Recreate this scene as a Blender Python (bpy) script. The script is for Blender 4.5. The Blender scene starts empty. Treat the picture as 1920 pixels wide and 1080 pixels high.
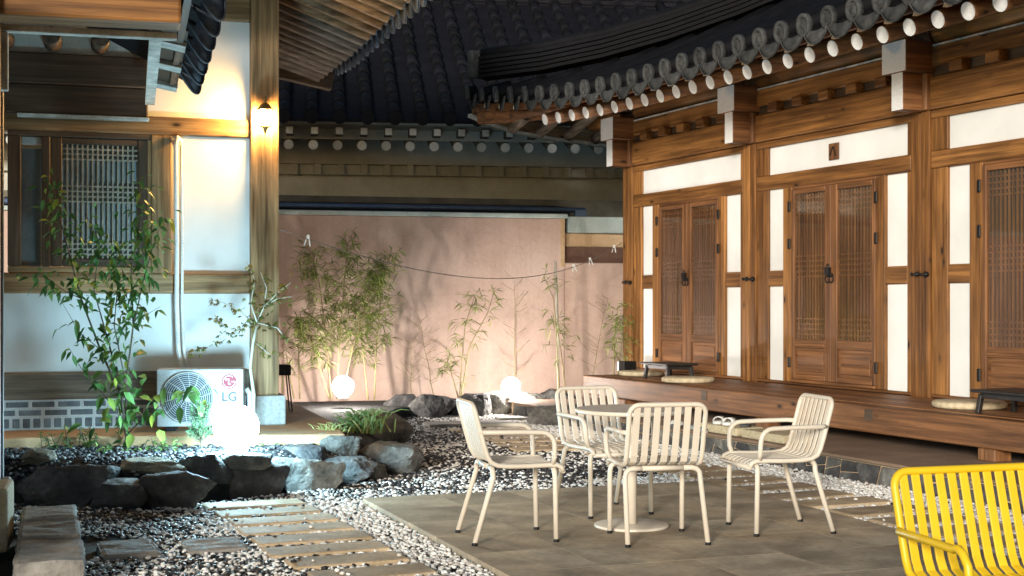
import bpy, bmesh, math, random
import numpy as np
from mathutils import Vector, Matrix, noise as mnoise

random.seed(7)
RNG = np.random.default_rng(7)
SC = bpy.context.scene
COL = SC.collection
PI = math.pi
R = math.radians

# ------------------------------------------------------------------ camera, sky, light, exposure
CAM_H = 1.42
F = 2600.0            # focal length in photograph pixels (1920 wide)
cam = bpy.data.cameras.new('camera')
cam.lens = 36.0 * F / 1920.0
cam.sensor_width = 36.0
cam.shift_y = 27.0 / 1920.0
cam.clip_end = 400
cam.clip_start = 0.1
cam_o = bpy.data.objects.new('camera', cam)
cam_o.location = (0, 0, CAM_H)
cam_o.rotation_euler = (R(90), 0, 0)
COL.objects.link(cam_o)
SC.camera = cam_o

SUN_EL = R(11.5)
SUN_AZ = math.atan2(0.28, 0.96)            # light travels right and away from the camera
sun_dir = Vector((math.sin(SUN_AZ) * math.cos(SUN_EL), math.cos(SUN_AZ) * math.cos(SUN_EL), -math.sin(SUN_EL)))
world = bpy.data.worlds.new('World')
SC.world = world
world.use_nodes = True
wn = world.node_tree
bg = wn.nodes['Background']
sky = wn.nodes.new('ShaderNodeTexSky')
sky.sky_type = 'NISHITA'
sky.sun_disc = False
sky.sun_elevation = SUN_EL
sky.sun_rotation = math.atan2(-sun_dir.x, -sun_dir.y) % (2 * PI)
wn.links.new(sky.outputs[0], bg.inputs[0])
bg.inputs[1].default_value = 0.054
sl = bpy.data.lights.new('sun', 'SUN')
sl.energy = 2.6
sl.angle = R(11)
sl.color = (1.0, 0.94, 0.84)
so = bpy.data.objects.new('sun', sl)
so.rotation_euler = sun_dir.to_track_quat('-Z', 'Y').to_euler()
so.location = (-6, -8, 12)
COL.objects.link(so)
SC.view_settings.view_transform = 'Standard'
SC.view_settings.look = 'None'
SC.view_settings.exposure = 0.82
SC.view_settings.gamma = 1.0
SC.view_settings.use_curve_mapping = False
SC.cycles.use_denoising = True
SC.cycles.max_bounces = 8
SC.cycles.sample_clamp_indirect = 6.0

def G(px, py, z=0.0):
    Y = F * (CAM_H - z) / (py - 567.0)
    return ((px - 960.0) / F * Y, Y)
def AT(px, py, Y):
    return Vector(((px - 960.0) / F * Y, Y, CAM_H - (py - 567.0) / F * Y))

# ------------------------------------------------------------------ materials
MATS = {}
def new_mat(name):
    m = bpy.data.materials.new(name)
    m.use_nodes = True
    MATS[name] = m
    nt = m.node_tree
    return m, nt, nt.nodes['Principled BSDF']
def N(nt, typ, **kw):
    n = nt.nodes.new(typ)
    for k, v in kw.items():
        setattr(n, k, v)
    return n
def ramp(nt, fac, stops):
    r = N(nt, 'ShaderNodeValToRGB')
    els = r.color_ramp.elements
    while len(els) < len(stops):
        els.new(0.5)
    for e, (p, c) in zip(els, stops):
        e.position = p
        e.color = (*c, 1) if len(c) == 3 else c
    nt.links.new(fac, r.inputs[0])
    return r.outputs[0]
def mixc(nt, fac, a, b, mode='MIX'):
    m = N(nt, 'ShaderNodeMix', data_type='RGBA', blend_type=mode)
    for sock, v in ((m.inputs[0], fac), (m.inputs[6], a), (m.inputs[7], b)):
        if hasattr(v, 'is_linked'):
            nt.links.new(v, sock)
        else:
            sock.default_value = v if not isinstance(v, tuple) else (*v[:3], 1)
    return m.outputs[2]
def noise_tex(nt, vec, scale, detail=4, rough=0.55):
    n = N(nt, 'ShaderNodeTexNoise')
    n.inputs['Scale'].default_value = scale
    n.inputs['Detail'].default_value = detail
    n.inputs['Roughness'].default_value = rough
    nt.links.new(vec, n.inputs['Vector'])
    return n.outputs[0]
def obj_vec(nt, scale=(1, 1, 1), offset_random=False):
    tc = N(nt, 'ShaderNodeTexCoord')
    mp = N(nt, 'ShaderNodeMapping')
    mp.inputs['Scale'].default_value = scale
    nt.links.new(tc.outputs['Object'], mp.inputs['Vector'])
    if offset_random:
        oi = N(nt, 'ShaderNodeObjectInfo')
        vm = N(nt, 'ShaderNodeVectorMath', operation='MULTIPLY')
        vm.inputs[1].default_value = (37.0, 53.0, 71.0)
        nt.links.new(oi.outputs['Random'], vm.inputs[0])
        nt.links.new(vm.outputs[0], mp.inputs['Location'])
    return mp.outputs[0]
def add_bump(nt, bsdf, h, strength, dist=0.01):
    b = N(nt, 'ShaderNodeBump')
    b.inputs['Strength'].default_value = strength
    b.inputs['Distance'].default_value = dist
    nt.links.new(h, b.inputs['Height'])
    nt.links.new(b.outputs[0], bsdf.inputs['Normal'])

def mat_basic(name, c1, c2, scale=6.0, rough=0.7, bump=0.1, fine=40.0, metallic=0.0, tone=0.12, spec=0.4, bdist=0.01, spk=0.35):
    """two-tone noise, finer speckle, a little tone change between objects"""
    m, nt, b = new_mat(name)
    v = obj_vec(nt, offset_random=True)
    n1 = noise_tex(nt, v, scale)
    col = ramp(nt, n1, [(0.32, c1), (0.68, c2)])
    n2 = noise_tex(nt, v, fine, 3)
    col = mixc(nt, spk, col, ramp(nt, n2, [(0.3, (0.45,) * 3), (0.7, (1.0,) * 3)]), 'MULTIPLY')
    oi = N(nt, 'ShaderNodeObjectInfo')
    col = mixc(nt, 1.0, col, ramp(nt, oi.outputs['Random'], [(0, (1 - tone,) * 3), (1, (1 + tone,) * 3)]), 'MULTIPLY')
    nt.links.new(col, b.inputs['Base Color'])
    b.inputs['Roughness'].default_value = rough
    b.inputs['Metallic'].default_value = metallic
    b.inputs['Specular IOR Level'].default_value = spec
    if bump:
        add_bump(nt, b, n2, bump, bdist)
    return m

def mat_wood(name, dark, light, axis, rough=0.55, knots=True, tone=0.3, grain=22.0):
    m, nt, b = new_mat(name)
    sc = [grain] * 3
    sc['xyz'.index(axis)] = 0.9
    v = obj_vec(nt, tuple(sc), True)
    n1 = noise_tex(nt, v, 1.0, 5, 0.6)
    sc2 = [70.0] * 3
    sc2['xyz'.index(axis)] = 2.5
    v2 = obj_vec(nt, tuple(sc2), True)
    n2 = noise_tex(nt, v2, 1.0, 3)
    mid = tuple((a + c) / 2 for a, c in zip(dark, light))
    col = ramp(nt, n1, [(0.28, dark), (0.48, mid), (0.66, light)])
    col = mixc(nt, 0.45, col, ramp(nt, n2, [(0.3, (0.4,) * 3), (0.65, (1.0,) * 3)]), 'MULTIPLY')
    v3 = obj_vec(nt, (1, 1, 1), True)
    blot = noise_tex(nt, v3, 1.3, 2)
    col = mixc(nt, 0.5, col, ramp(nt, blot, [(0.32, (0.5,) * 3), (0.6, (1.15,) * 3)]), 'MULTIPLY')
    if knots:
        sk = [5.5] * 3
        sk['xyz'.index(axis)] = 2.4
        vk = obj_vec(nt, tuple(sk), True)
        vo = N(nt, 'ShaderNodeTexVoronoi')
        vo.inputs['Scale'].default_value = 1.0
        nt.links.new(vk, vo.inputs['Vector'])
        kf = ramp(nt, vo.outputs['Distance'], [(0.05, (1, 1, 1)), (0.11, (0.3,) * 3), (0.20, (0, 0, 0))])
        kf = mixc(nt, 1.0, kf, ramp(nt, blot, [(0.40, (0, 0, 0)), (0.46, (1, 1, 1))]), 'MULTIPLY')
        bw = N(nt, 'ShaderNodeRGBToBW')
        nt.links.new(kf, bw.inputs[0])
        col = mixc(nt, bw.outputs[0], col, tuple(c * 0.3 for c in dark))
        scr = [26.0] * 3
        scr['xyz'.index(axis)] = 0.45
        crk = noise_tex(nt, obj_vec(nt, tuple(scr), True), 1.0, 2)
        cf_ = N(nt, 'ShaderNodeRGBToBW')
        nt.links.new(ramp(nt, crk, [(0.495, (0, 0, 0)), (0.5, (0.75,) * 3), (0.505, (0, 0, 0))]), cf_.inputs[0])
        cm_ = N(nt, 'ShaderNodeMath', operation='MULTIPLY')
        nt.links.new(cf_.outputs[0], cm_.inputs[0])
        g2 = N(nt, 'ShaderNodeRGBToBW')
        nt.links.new(ramp(nt, noise_tex(nt, v3, 2.3, 1), [(0.5, (0, 0, 0)), (0.6, (1, 1, 1))]), g2.inputs[0])
        nt.links.new(g2.outputs[0], cm_.inputs[1])
        col = mixc(nt, cm_.outputs[0], col, tuple(c * 0.2 for c in dark))
    oi = N(nt, 'ShaderNodeObjectInfo')
    col = mixc(nt, 1.0, col, ramp(nt, oi.outputs['Random'], [(0, (1 - tone, 1 - tone * 1.15, 1 - tone * 1.3)), (1, (1 + tone,) * 3)]), 'MULTIPLY')
    nt.links.new(col, b.inputs['Base Color'])
    b.inputs['Roughness'].default_value = rough
    b.inputs['Specular IOR Level'].default_value = 0.3
    add_bump(nt, b, n2, 0.25, 0.004)
    return m

for ax in 'xyz':
    mat_wood('pine_' + ax, (0.062, 0.022, 0.0055), (0.36, 0.165, 0.048), ax)
    mat_wood('door_wood_' + ax, (0.085, 0.033, 0.012), (0.27, 0.12, 0.046), ax, knots=False, tone=0.1)
    mat_wood('red_wood_' + ax, (0.065, 0.027, 0.011), (0.31, 0.142, 0.058), ax)
    mat_wood('old_wood_' + ax, (0.09, 0.045, 0.017), (0.44, 0.28, 0.14), ax)
    mat_wood('grey_wood_' + ax, (0.07, 0.055, 0.042), (0.30, 0.24, 0.18), ax)
    mat_wood('dark_wood_' + ax, (0.045, 0.028, 0.018), (0.12, 0.078, 0.05), ax, tone=0.1)
mat_basic('pale_lattice', (0.26, 0.225, 0.17), (0.40, 0.35, 0.27), 20, 0.8, 0.1, 60)
mat_basic('black_wood', (0.012, 0.010, 0.010), (0.03, 0.024, 0.022), 8, 0.45)
mat_basic('plaster', (0.66, 0.66, 0.645), (0.78, 0.78, 0.77), 1.4, 0.85, 0.03, 90, tone=0.015, bdist=0.001, spk=0.04)
mat_basic('white_paint', (0.74, 0.74, 0.73), (0.80, 0.80, 0.79), 5, 0.6, 0.05, 80, tone=0.05)
mat_basic('old_white', (0.34, 0.33, 0.29), (0.66, 0.65, 0.60), 9, 0.8, 0.15, 50, tone=0.08)
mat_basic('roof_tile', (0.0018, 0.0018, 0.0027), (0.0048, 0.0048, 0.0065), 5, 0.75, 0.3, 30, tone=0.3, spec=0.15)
mat_basic('eave_tile', (0.028, 0.030, 0.030), (0.070, 0.071, 0.070), 14, 0.7, 0.4, 50, tone=0.25, spec=0.25)
mat_basic('eave_tile_blue', (0.045, 0.055, 0.075), (0.12, 0.145, 0.18), 14, 0.6, 0.4, 50, tone=0.25, spec=0.4)
mat_basic('mortar', (0.55, 0.50, 0.42), (0.72, 0.68, 0.60), 12, 0.9, 0.2, 60)
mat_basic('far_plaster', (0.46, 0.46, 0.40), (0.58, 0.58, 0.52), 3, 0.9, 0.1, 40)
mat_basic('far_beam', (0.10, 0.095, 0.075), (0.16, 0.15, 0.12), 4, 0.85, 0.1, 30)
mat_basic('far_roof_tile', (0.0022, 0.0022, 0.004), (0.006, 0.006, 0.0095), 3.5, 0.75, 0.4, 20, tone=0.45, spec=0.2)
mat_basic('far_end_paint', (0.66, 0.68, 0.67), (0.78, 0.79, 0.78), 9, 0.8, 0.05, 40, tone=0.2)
mat_basic('navy_metal', (0.010, 0.012, 0.022), (0.018, 0.022, 0.038), 4, 0.45, 0.05, 30, metallic=0.2)
mat_basic('blue_gutter', (0.09, 0.14, 0.24), (0.13, 0.19, 0.30), 5, 0.35, 0.03, 30, metallic=0.3)
mat_basic('mint_coping', (0.40, 0.49, 0.48), (0.50, 0.57, 0.55), 6, 0.8, 0.1, 50)
def mat_wall(name, c1, c2, c3):
    m, nt, b = new_mat(name)
    v = obj_vec(nt)
    n1 = noise_tex(nt, v, 0.8, 6, 0.6)
    col = ramp(nt, n1, [(0.30, c1), (0.52, c2), (0.75, c3)])
    st = noise_tex(nt, obj_vec(nt, (5.5, 5.5, 0.35)), 1.0, 4, 0.65)
    col = mixc(nt, 0.22, col, ramp(nt, st, [(0.35, (0.62, 0.58, 0.55)), (0.6, (1.05,) * 3)]), 'MULTIPLY')
    vo = N(nt, 'ShaderNodeTexVoronoi', feature='DISTANCE_TO_EDGE')
    vo.inputs['Scale'].default_value = 0.9
    wob = mixc(nt, 0.12, v, noise_tex(nt, v, 3.0, 5))
    nt.links.new(wob, vo.inputs['Vector'])
    ck = N(nt, 'ShaderNodeRGBToBW')
    nt.links.new(ramp(nt, vo.outputs['Distance'], [(0.0, (0.13,) * 3), (0.006, (0, 0, 0))]), ck.inputs[0])
    col = mixc(nt, ck.outputs[0], col, tuple(c * 0.35 for c in c1))
    fine = noise_tex(nt, v, 28, 5, 0.7)
    col = mixc(nt, 0.22, col, ramp(nt, fine, [(0.35, (0.6,) * 3), (0.65, (1.0,) * 3)]), 'MULTIPLY')
    nt.links.new(col, b.inputs['Base Color'])
    b.inputs['Roughness'].default_value = 0.9
    add_bump(nt, b, noise_tex(nt, v, 9, 8, 0.7), 0.35, 0.02)
    return m
mat_wall('pink_plaster', (0.44, 0.305, 0.25), (0.54, 0.39, 0.325), (0.60, 0.46, 0.40))
mat_basic('tan_plaster', (0.50, 0.33, 0.19), (0.60, 0.43, 0.27), 2.2, 0.9, 0.15, 30)
mat_basic('brown_ledge', (0.13, 0.07, 0.05), (0.18, 0.10, 0.07), 5, 0.9, 0.2, 40)
mat_basic('earth_floor', (0.42, 0.25, 0.13), (0.56, 0.36, 0.20), 2.5, 0.9, 0.15, 45)
mat_basic('platform_top', (0.21, 0.135, 0.09), (0.32, 0.215, 0.145), 2.5, 0.85, 0.2, 45)
mat_basic('granite', (0.36, 0.35, 0.33), (0.52, 0.51, 0.48), 30, 0.8, 0.25, 160, tone=0.08, bdist=0.003)
mat_basic('warm_granite', (0.40, 0.33, 0.20), (0.58, 0.50, 0.34), 28, 0.85, 0.5, 110, tone=0.08, bdist=0.006)
mat_basic('grey_brick', (0.13, 0.145, 0.16), (0.25, 0.265, 0.28), 9, 0.85, 0.3, 60, tone=0.25)
mat_basic('brick_joint', (0.74, 0.74, 0.72), (0.82, 0.82, 0.80), 9, 0.9, 0.2, 60)
mat_basic('dark_brick', (0.03, 0.032, 0.036), (0.065, 0.07, 0.075), 9, 0.85, 0.3, 60, tone=0.25)
mat_basic('pale_joint', (0.66, 0.72, 0.73), (0.78, 0.82, 0.83), 9, 0.9, 0.2, 60)
mat_basic('paver', (0.27, 0.21, 0.14), (0.56, 0.45, 0.31), 2.6, 0.75, 0.35, 28, tone=0.13, bdist=0.006, spk=0.45)
mat_basic('plank_stone', (0.34, 0.25, 0.15), (0.56, 0.43, 0.28), 5, 0.85, 0.5, 40, tone=0.18)
mat_wood('split_stone', (0.10, 0.092, 0.08), (0.34, 0.31, 0.27), 'x', 0.85, False, 0.12, 8.0)
mat_basic('grey_slab', (0.16, 0.15, 0.135), (0.32, 0.30, 0.27), 7, 0.85, 0.8, 40, tone=0.1)
mat_basic('soil', (0.010, 0.010, 0.011), (0.028, 0.026, 0.025), 20, 0.95, 0.6, 90)
mat_basic('courtyard_soil', (0.018, 0.017, 0.017), (0.05, 0.046, 0.042), 18, 0.95, 0.6, 90)
mat_basic('beige_metal', (0.60, 0.535, 0.44), (0.68, 0.615, 0.52), 3, 0.42, 0.0, 60, tone=0.03, spec=0.5, spk=0.06)
mat_basic('yellow_metal', (0.72, 0.47, 0.012), (0.80, 0.54, 0.02), 3, 0.4, 0.0, 60, tone=0.03, spec=0.5, spk=0.06)
mat_basic('black_iron', (0.010, 0.010, 0.011), (0.022, 0.021, 0.020), 20, 0.5, 0.1, 90, metallic=0.5)
mat_basic('ac_white', (0.50, 0.51, 0.51), (0.55, 0.56, 0.56), 3, 0.5, 0.0, 60, tone=0.02)
mat_basic('ac_dark', (0.03, 0.05, 0.07), (0.05, 0.075, 0.10), 3, 0.6, 0.0, 60)
mat_basic('logo_red', (0.26, 0.006, 0.03), (0.29, 0.009, 0.04), 3, 0.5, 0.0, 60, tone=0)
mat_basic('logo_grey', (0.035, 0.04, 0.05), (0.045, 0.05, 0.06), 3, 0.5, 0.0, 60, tone=0)
mat_basic('white_plastic', (0.72, 0.72, 0.70), (0.78, 0.78, 0.76), 5, 0.5, 0.05, 60)
mat_basic('wire_grey', (0.16, 0.13, 0.115), (0.30, 0.25, 0.22), 12, 0.7, 0.0, 60)
mat_basic('straw', (0.42, 0.33, 0.20), (0.62, 0.52, 0.36), 18, 0.9, 0.5, 90)
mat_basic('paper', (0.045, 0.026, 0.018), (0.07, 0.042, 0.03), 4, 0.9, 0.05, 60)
mat_basic('blue_blind', (0.17, 0.20, 0.21), (0.25, 0.29, 0.30), 3, 0.7, 0.05, 40)
mat_basic('culm', (0.20, 0.17, 0.07), (0.34, 0.28, 0.14), 12, 0.6, 0.1, 40)
mat_basic('pale_bark', (0.50, 0.46, 0.36), (0.66, 0.62, 0.52), 14, 0.8, 0.2, 60)
mat_basic('dark_bark', (0.05, 0.035, 0.022), (0.11, 0.08, 0.05), 14, 0.8, 0.2, 60)
mat_basic('sole_white', (0.66, 0.65, 0.62), (0.74, 0.73, 0.70), 14, 0.7, 0.1, 60)
mat_basic('sole_dark', (0.05, 0.05, 0.055), (0.10, 0.10, 0.105), 14, 0.7, 0.1, 60)

def mat_rock(name, c1, c2, c3):
    m, nt, b = new_mat(name)
    v = obj_vec(nt, offset_random=True)
    n1 = noise_tex(nt, v, 3.2, 6, 0.65)
    col = ramp(nt, n1, [(0.28, c1), (0.52, c2), (0.72, c3)])
    n2 = noise_tex(nt, v, 26, 5, 0.7)
    col = mixc(nt, 0.5, col, ramp(nt, n2, [(0.3, (0.4,) * 3), (0.65, (1.05,) * 3)]), 'MULTIPLY')
    nt.links.new(col, b.inputs['Base Color'])
    b.inputs['Roughness'].default_value = 0.8
    n3 = noise_tex(nt, v, 9, 8, 0.7)
    add_bump(nt, b, n3, 1.0, 0.05)
    col = mixc(nt, 0.6, col, ramp(nt, n3, [(0.38, (0.35,) * 3), (0.60, (1.15,) * 3)]), 'MULTIPLY')
    nt.links.new(col, b.inputs['Base Color'])
    return m
mat_rock('rock_dark', (0.03, 0.03, 0.035), (0.085, 0.08, 0.08), (0.25, 0.24, 0.22))
mat_rock('rock_light', (0.06, 0.06, 0.06), (0.19, 0.18, 0.16), (0.42, 0.40, 0.35))
mat_rock('rock_tan', (0.10, 0.085, 0.06), (0.27, 0.24, 0.18), (0.46, 0.42, 0.34))

def mat_attr(name, stops, rough=0.6, translucent=0.0, bump=False):
    """colour of a scatter taken from its own per-piece 'tone' attribute"""
    m, nt, b = new_mat(name)
    at = N(nt, 'ShaderNodeAttribute', attribute_name='tone')
    col = ramp(nt, at.outputs['Fac'], stops)
    nt.links.new(col, b.inputs['Base Color'])
    b.inputs['Roughness'].default_value = rough
    b.inputs['Specular IOR Level'].default_value = 0.35
    if translucent:
        tr = N(nt, 'ShaderNodeBsdfTranslucent')
        nt.links.new(col, tr.inputs['Color'])
        mx = N(nt, 'ShaderNodeMixShader')
        mx.inputs[0].default_value = translucent
        nt.links.new(b.outputs[0], mx.inputs[1])
        nt.links.new(tr.outputs[0], mx.inputs[2])
        nt.links.new(mx.outputs[0], nt.nodes['Material Output'].inputs[0])
    return m
mat_attr('pebble_white', [(0, (0.40, 0.36, 0.32)), (0.35, (0.62, 0.59, 0.55)), (1, (0.80, 0.79, 0.76))], 0.6)
mat_attr('pebble_black', [(0, (0.008, 0.008, 0.010)), (0.6, (0.022, 0.021, 0.024)), (1, (0.075, 0.068, 0.065))], 0.5)
mat_attr('bed_pebble', [(0, (0.02, 0.02, 0.024)), (0.7, (0.07, 0.07, 0.075)), (1, (0.30, 0.29, 0.28))], 0.6)
mat_attr('shrub_leaf', [(0, (0.04, 0.10, 0.03)), (0.5, (0.095, 0.21, 0.06)), (0.85, (0.20, 0.34, 0.09)), (1, (0.36, 0.40, 0.06))], 0.35, 0.3)
mat_attr('bamboo_leaf', [(0, (0.10, 0.13, 0.035)), (0.5, (0.23, 0.30, 0.075)), (1, (0.42, 0.47, 0.16))], 0.5, 0.4)
mat_attr('maple_leaf', [(0, (0.10, 0.12, 0.03)), (0.6, (0.20, 0.20, 0.05)), (1, (0.28, 0.17, 0.05))], 0.5, 0.35)
mat_attr('grass_leaf', [(0, (0.09, 0.16, 0.05)), (0.45, (0.22, 0.30, 0.09)), (1, (0.48, 0.46, 0.18))], 0.5, 0.3)
mat_attr('conifer_leaf', [(0, (0.03, 0.09, 0.04)), (1, (0.13, 0.26, 0.12))], 0.6, 0.3)

def mat_glass(name, tint, fac):
    m, nt, b = new_mat(name)
    nt.nodes.remove(b)
    t = N(nt, 'ShaderNodeBsdfTransparent')
    t.inputs[0].default_value = (*tint, 1)
    g = N(nt, 'ShaderNodeBsdfGlossy')
    g.inputs['Roughness'].default_value = 0.04
    lwt = N(nt, 'ShaderNodeLayerWeight')
    pwr = N(nt, 'ShaderNodeMath', operation='POWER')
    pwr.inputs[1].default_value = 4.0
    nt.links.new(lwt.outputs['Facing'], pwr.inputs[0])
    fr = N(nt, 'ShaderNodeMath', operation='MULTIPLY_ADD')
    fr.inputs[1].default_value = 0.6
    fr.inputs[2].default_value = fac
    nt.links.new(pwr.outputs[0], fr.inputs[0])
    mx = N(nt, 'ShaderNodeMixShader')
    nt.links.new(fr.outputs[0], mx.inputs[0])
    nt.links.new(t.outputs[0], mx.inputs[1])
    nt.links.new(g.outputs[0], mx.inputs[2])
    nt.links.new(mx.outputs[0], nt.nodes['Material Output'].inputs[0])
    return m
mat_glass('pane_glass', (0.95, 0.96, 0.96), 0.045)

def mat_emit(name, col, strength):
    m, nt, b = new_mat(name)
    b.inputs['Base Color'].default_value = (0.8, 0.8, 0.8, 1)
    b.inputs['Emission Color'].default_value = (*col, 1)
    b.inputs['Emission Strength'].default_value = strength
    return m
mat_emit('globe_cool', (0.46, 0.82, 1.0), 140.0)
mat_emit('globe_warm', (1.0, 0.93, 0.85), 16.0)
gm = MATS['globe_warm'].node_tree          # frosted shell: glows and lets part of the bulb's light through
gt = gm.nodes.new('ShaderNodeBsdfTransparent')
gx = gm.nodes.new('ShaderNodeMixShader')
gx.inputs[0].default_value = 0.55
gm.links.new(gm.nodes['Principled BSDF'].outputs[0], gx.inputs[1])
gm.links.new(gt.outputs[0], gx.inputs[2])
gm.links.new(gx.outputs[0], gm.nodes['Material Output'].inputs[0])
mat_emit('bulb_warm', (1.0, 0.93, 0.85), 3300.0)
mat_emit('lantern_glow', (1.0, 0.57, 0.17), 760.0)
mat_basic('brass', (0.30, 0.17, 0.05), (0.42, 0.26, 0.09), 20, 0.5, 0.1, 90, metallic=0.4)

# ------------------------------------------------------------------ mesh builder
class MB:
    def __init__(s):
        s.v, s.f = [], []
    def add(s, vs, fs):
        o = len(s.v)
        s.v += [tuple(p) for p in vs]
        s.f += [tuple(i + o for i in q) for q in fs]
        return s
    def box(s, x0, x1, y0, y1, z0, z1):
        return s.add([(x, y, z) for z in (z0, z1) for y in (y0, y1) for x in (x0, x1)],
                     [(0, 2, 3, 1), (4, 5, 7, 6), (0, 1, 5, 4), (2, 6, 7, 3), (0, 4, 6, 2), (1, 3, 7, 5)])
    def bar(s, a, b, w, h, up=(0, 0, 1)):
        a, b = Vector(a), Vector(b)
        d = (b - a).normalized()
        side = d.cross(Vector(up)).normalized()
        u = side.cross(d)
        vs = [p + side * i * w / 2 + u * j * h / 2 for p in (a, b) for j in (-1, 1) for i in (-1, 1)]
        return s.add(vs, [(0, 2, 3, 1), (4, 5, 7, 6), (0, 1, 5, 4), (2, 6, 7, 3), (0, 4, 6, 2), (1, 3, 7, 5)])
    def tube(s, pts, r, n=8, cap=True, closed=False):
        pts = [Vector(p) for p in pts]
        m = len(pts)
        rs = r if isinstance(r, (list, tuple)) else [r] * m
        tang = []
        for i in range(m):
            if closed:
                t = pts[(i + 1) % m] - pts[i - 1]
            else:
                t = pts[min(i + 1, m - 1)] - pts[max(i - 1, 0)]
            tang.append(t.normalized())
        ref = Vector((0, 0, 1)) if abs(tang[0].z) < 0.9 else Vector((1, 0, 0))
        nrm = (ref - tang[0] * ref.dot(tang[0])).normalized()
        vs = []
        for i in range(m):
            nrm = (nrm - tang[i] * nrm.dot(tang[i])).normalized()
            bn = tang[i].cross(nrm)
            for k in range(n):
                a = 2 * PI * k / n
                vs.append(pts[i] + (nrm * math.cos(a) + bn * math.sin(a)) * rs[i])
        fs = []
        for i in range(m if closed else m - 1):
            j = (i + 1) % m
            for k in range(n):
                k2 = (k + 1) % n
                fs.append((i * n + k, i * n + k2, j * n + k2, j * n + k))
        if cap and not closed:
            fs.append(tuple(reversed(range(n))))
            fs.append(tuple(range((m - 1) * n, m * n)))
        return s.add(vs, fs)
    def lathe(s, prof, n=24, c=(0, 0, 0)):
        vs = [(c[0] + r * math.cos(2 * PI * k / n), c[1] + r * math.sin(2 * PI * k / n), c[2] + z) for r, z in prof for k in range(n)]
        fs = []
        for i in range(len(prof) - 1):
            for k in range(n):
                k2 = (k + 1) % n
                fs.append((i * n + k, i * n + k2, (i + 1) * n + k2, (i + 1) * n + k))
        fs.append(tuple(reversed(range(n))))
        fs.append(tuple(range((len(prof) - 1) * n, len(prof) * n)))
        return s.add(vs, fs)
    def prism(s, poly, z0, z1):
        n = len(poly)
        vs = [(x, y, z0) for x, y in poly] + [(x, y, z1) for x, y in poly]
        fs = [tuple(reversed(range(n))), tuple(range(n, 2 * n))]
        fs += [(i, (i + 1) % n, n + (i + 1) % n, n + i) for i in range(n)]
        return s.add(vs, fs)
    def sheet(s, rows, thick=0.02, axis=(0, 0, -1)):
        """grid of points (rows of equal length) given a thickness along axis"""
        nr, nc = len(rows), len(rows[0])
        ax = Vector(axis) * thick
        top = [Vector(p) for r in rows for p in r]
        bot = [p + ax for p in top]
        o = nr * nc
        fs = []
        for i in range(nr - 1):
            for j in range(nc - 1):
                a, b, c, d = i * nc + j, i * nc + j + 1, (i + 1) * nc + j + 1, (i + 1) * nc + j
                fs.append((a, b, c, d))
                fs.append((o + d, o + c, o + b, o + a))
        ring = [j for j in range(nc)] + [i * nc + nc - 1 for i in range(1, nr)] + [(nr - 1) * nc + j for j in range(nc - 2, -1, -1)] + [i * nc for i in range(nr - 2, 0, -1)]
        for a, b in zip(ring, ring[1:] + ring[:1]):
            fs.append((b, a, o + a, o + b))
        return s.add(top + bot, fs)
    def mesh(s, name, mat=None, smooth=False):
        me = bpy.data.meshes.new(name)
        me.from_pydata(s.v, [], s.f)
        if mat:
            me.materials.append(MATS[mat])
        bm = bmesh.new()
        bm.from_mesh(me)
        bmesh.ops.recalc_face_normals(bm, faces=bm.faces)
        bm.to_mesh(me)
        bm.free()
        if smooth:
            for p in me.polygons:
                p.use_smooth = len(p.vertices) < 5
        me.update()
        return me
    def build(s, name, mat, parent=None, smooth=False, bev=0.0, loc=None, rot=None):
        return put(name, s.mesh(name, mat, smooth), parent, loc, rot, bev)

def put(name, me, parent=None, loc=None, rot=None, bev=0.0):
    o = bpy.data.objects.new(name, me)
    COL.objects.link(o)
    if parent is not None:
        o.parent = parent
    if loc is not None:
        o.location = loc
    if rot is not None:
        o.rotation_euler = rot
    if bev:
        md = o.modifiers.new('edge', 'BEVEL')
        md.width = bev
        md.segments = 1 if bev < 0.012 else 2
        md.limit_method = 'ANGLE'
    return o
def tag(o, label=None, cat=None, group=None, kind=None):
    for k, v in (('label', label), ('category', cat), ('group', group), ('kind', kind)):
        if v:
            o[k] = v
    return o
def empty(name, loc=(0, 0, 0), rz=0.0):
    o = bpy.data.objects.new(name, None)
    COL.objects.link(o)
    o.location = loc
    o.rotation_euler = (0, 0, rz)
    o.empty_display_size = 0.1
    return o
def copy_tree(o, parent=None):
    c = o.copy()
    COL.objects.link(c)
    c.parent = parent
    for ch in list(o.children):
        copy_tree(ch, c)
    return c
def BX(name, x0, x1, y0, y1, z0, z1, mat, parent, bev=0.006):
    """a box object with its origin at its own centre"""
    c = ((x0 + x1) / 2, (y0 + y1) / 2, (z0 + z1) / 2)
    return MB().box(x0 - c[0], x1 - c[0], y0 - c[1], y1 - c[1], z0 - c[2], z1 - c[2]).build(name, mat, parent, bev=bev, loc=c)
def smooth_by_angle(o):
    return o

# ================================================================== SETTING
g = MB().prism([(-60, -30), (60, -30), (60, 90), (-60, 90)], -0.30, -0.02).build('ground', 'courtyard_soil')
tag(g, kind='structure')

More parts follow.
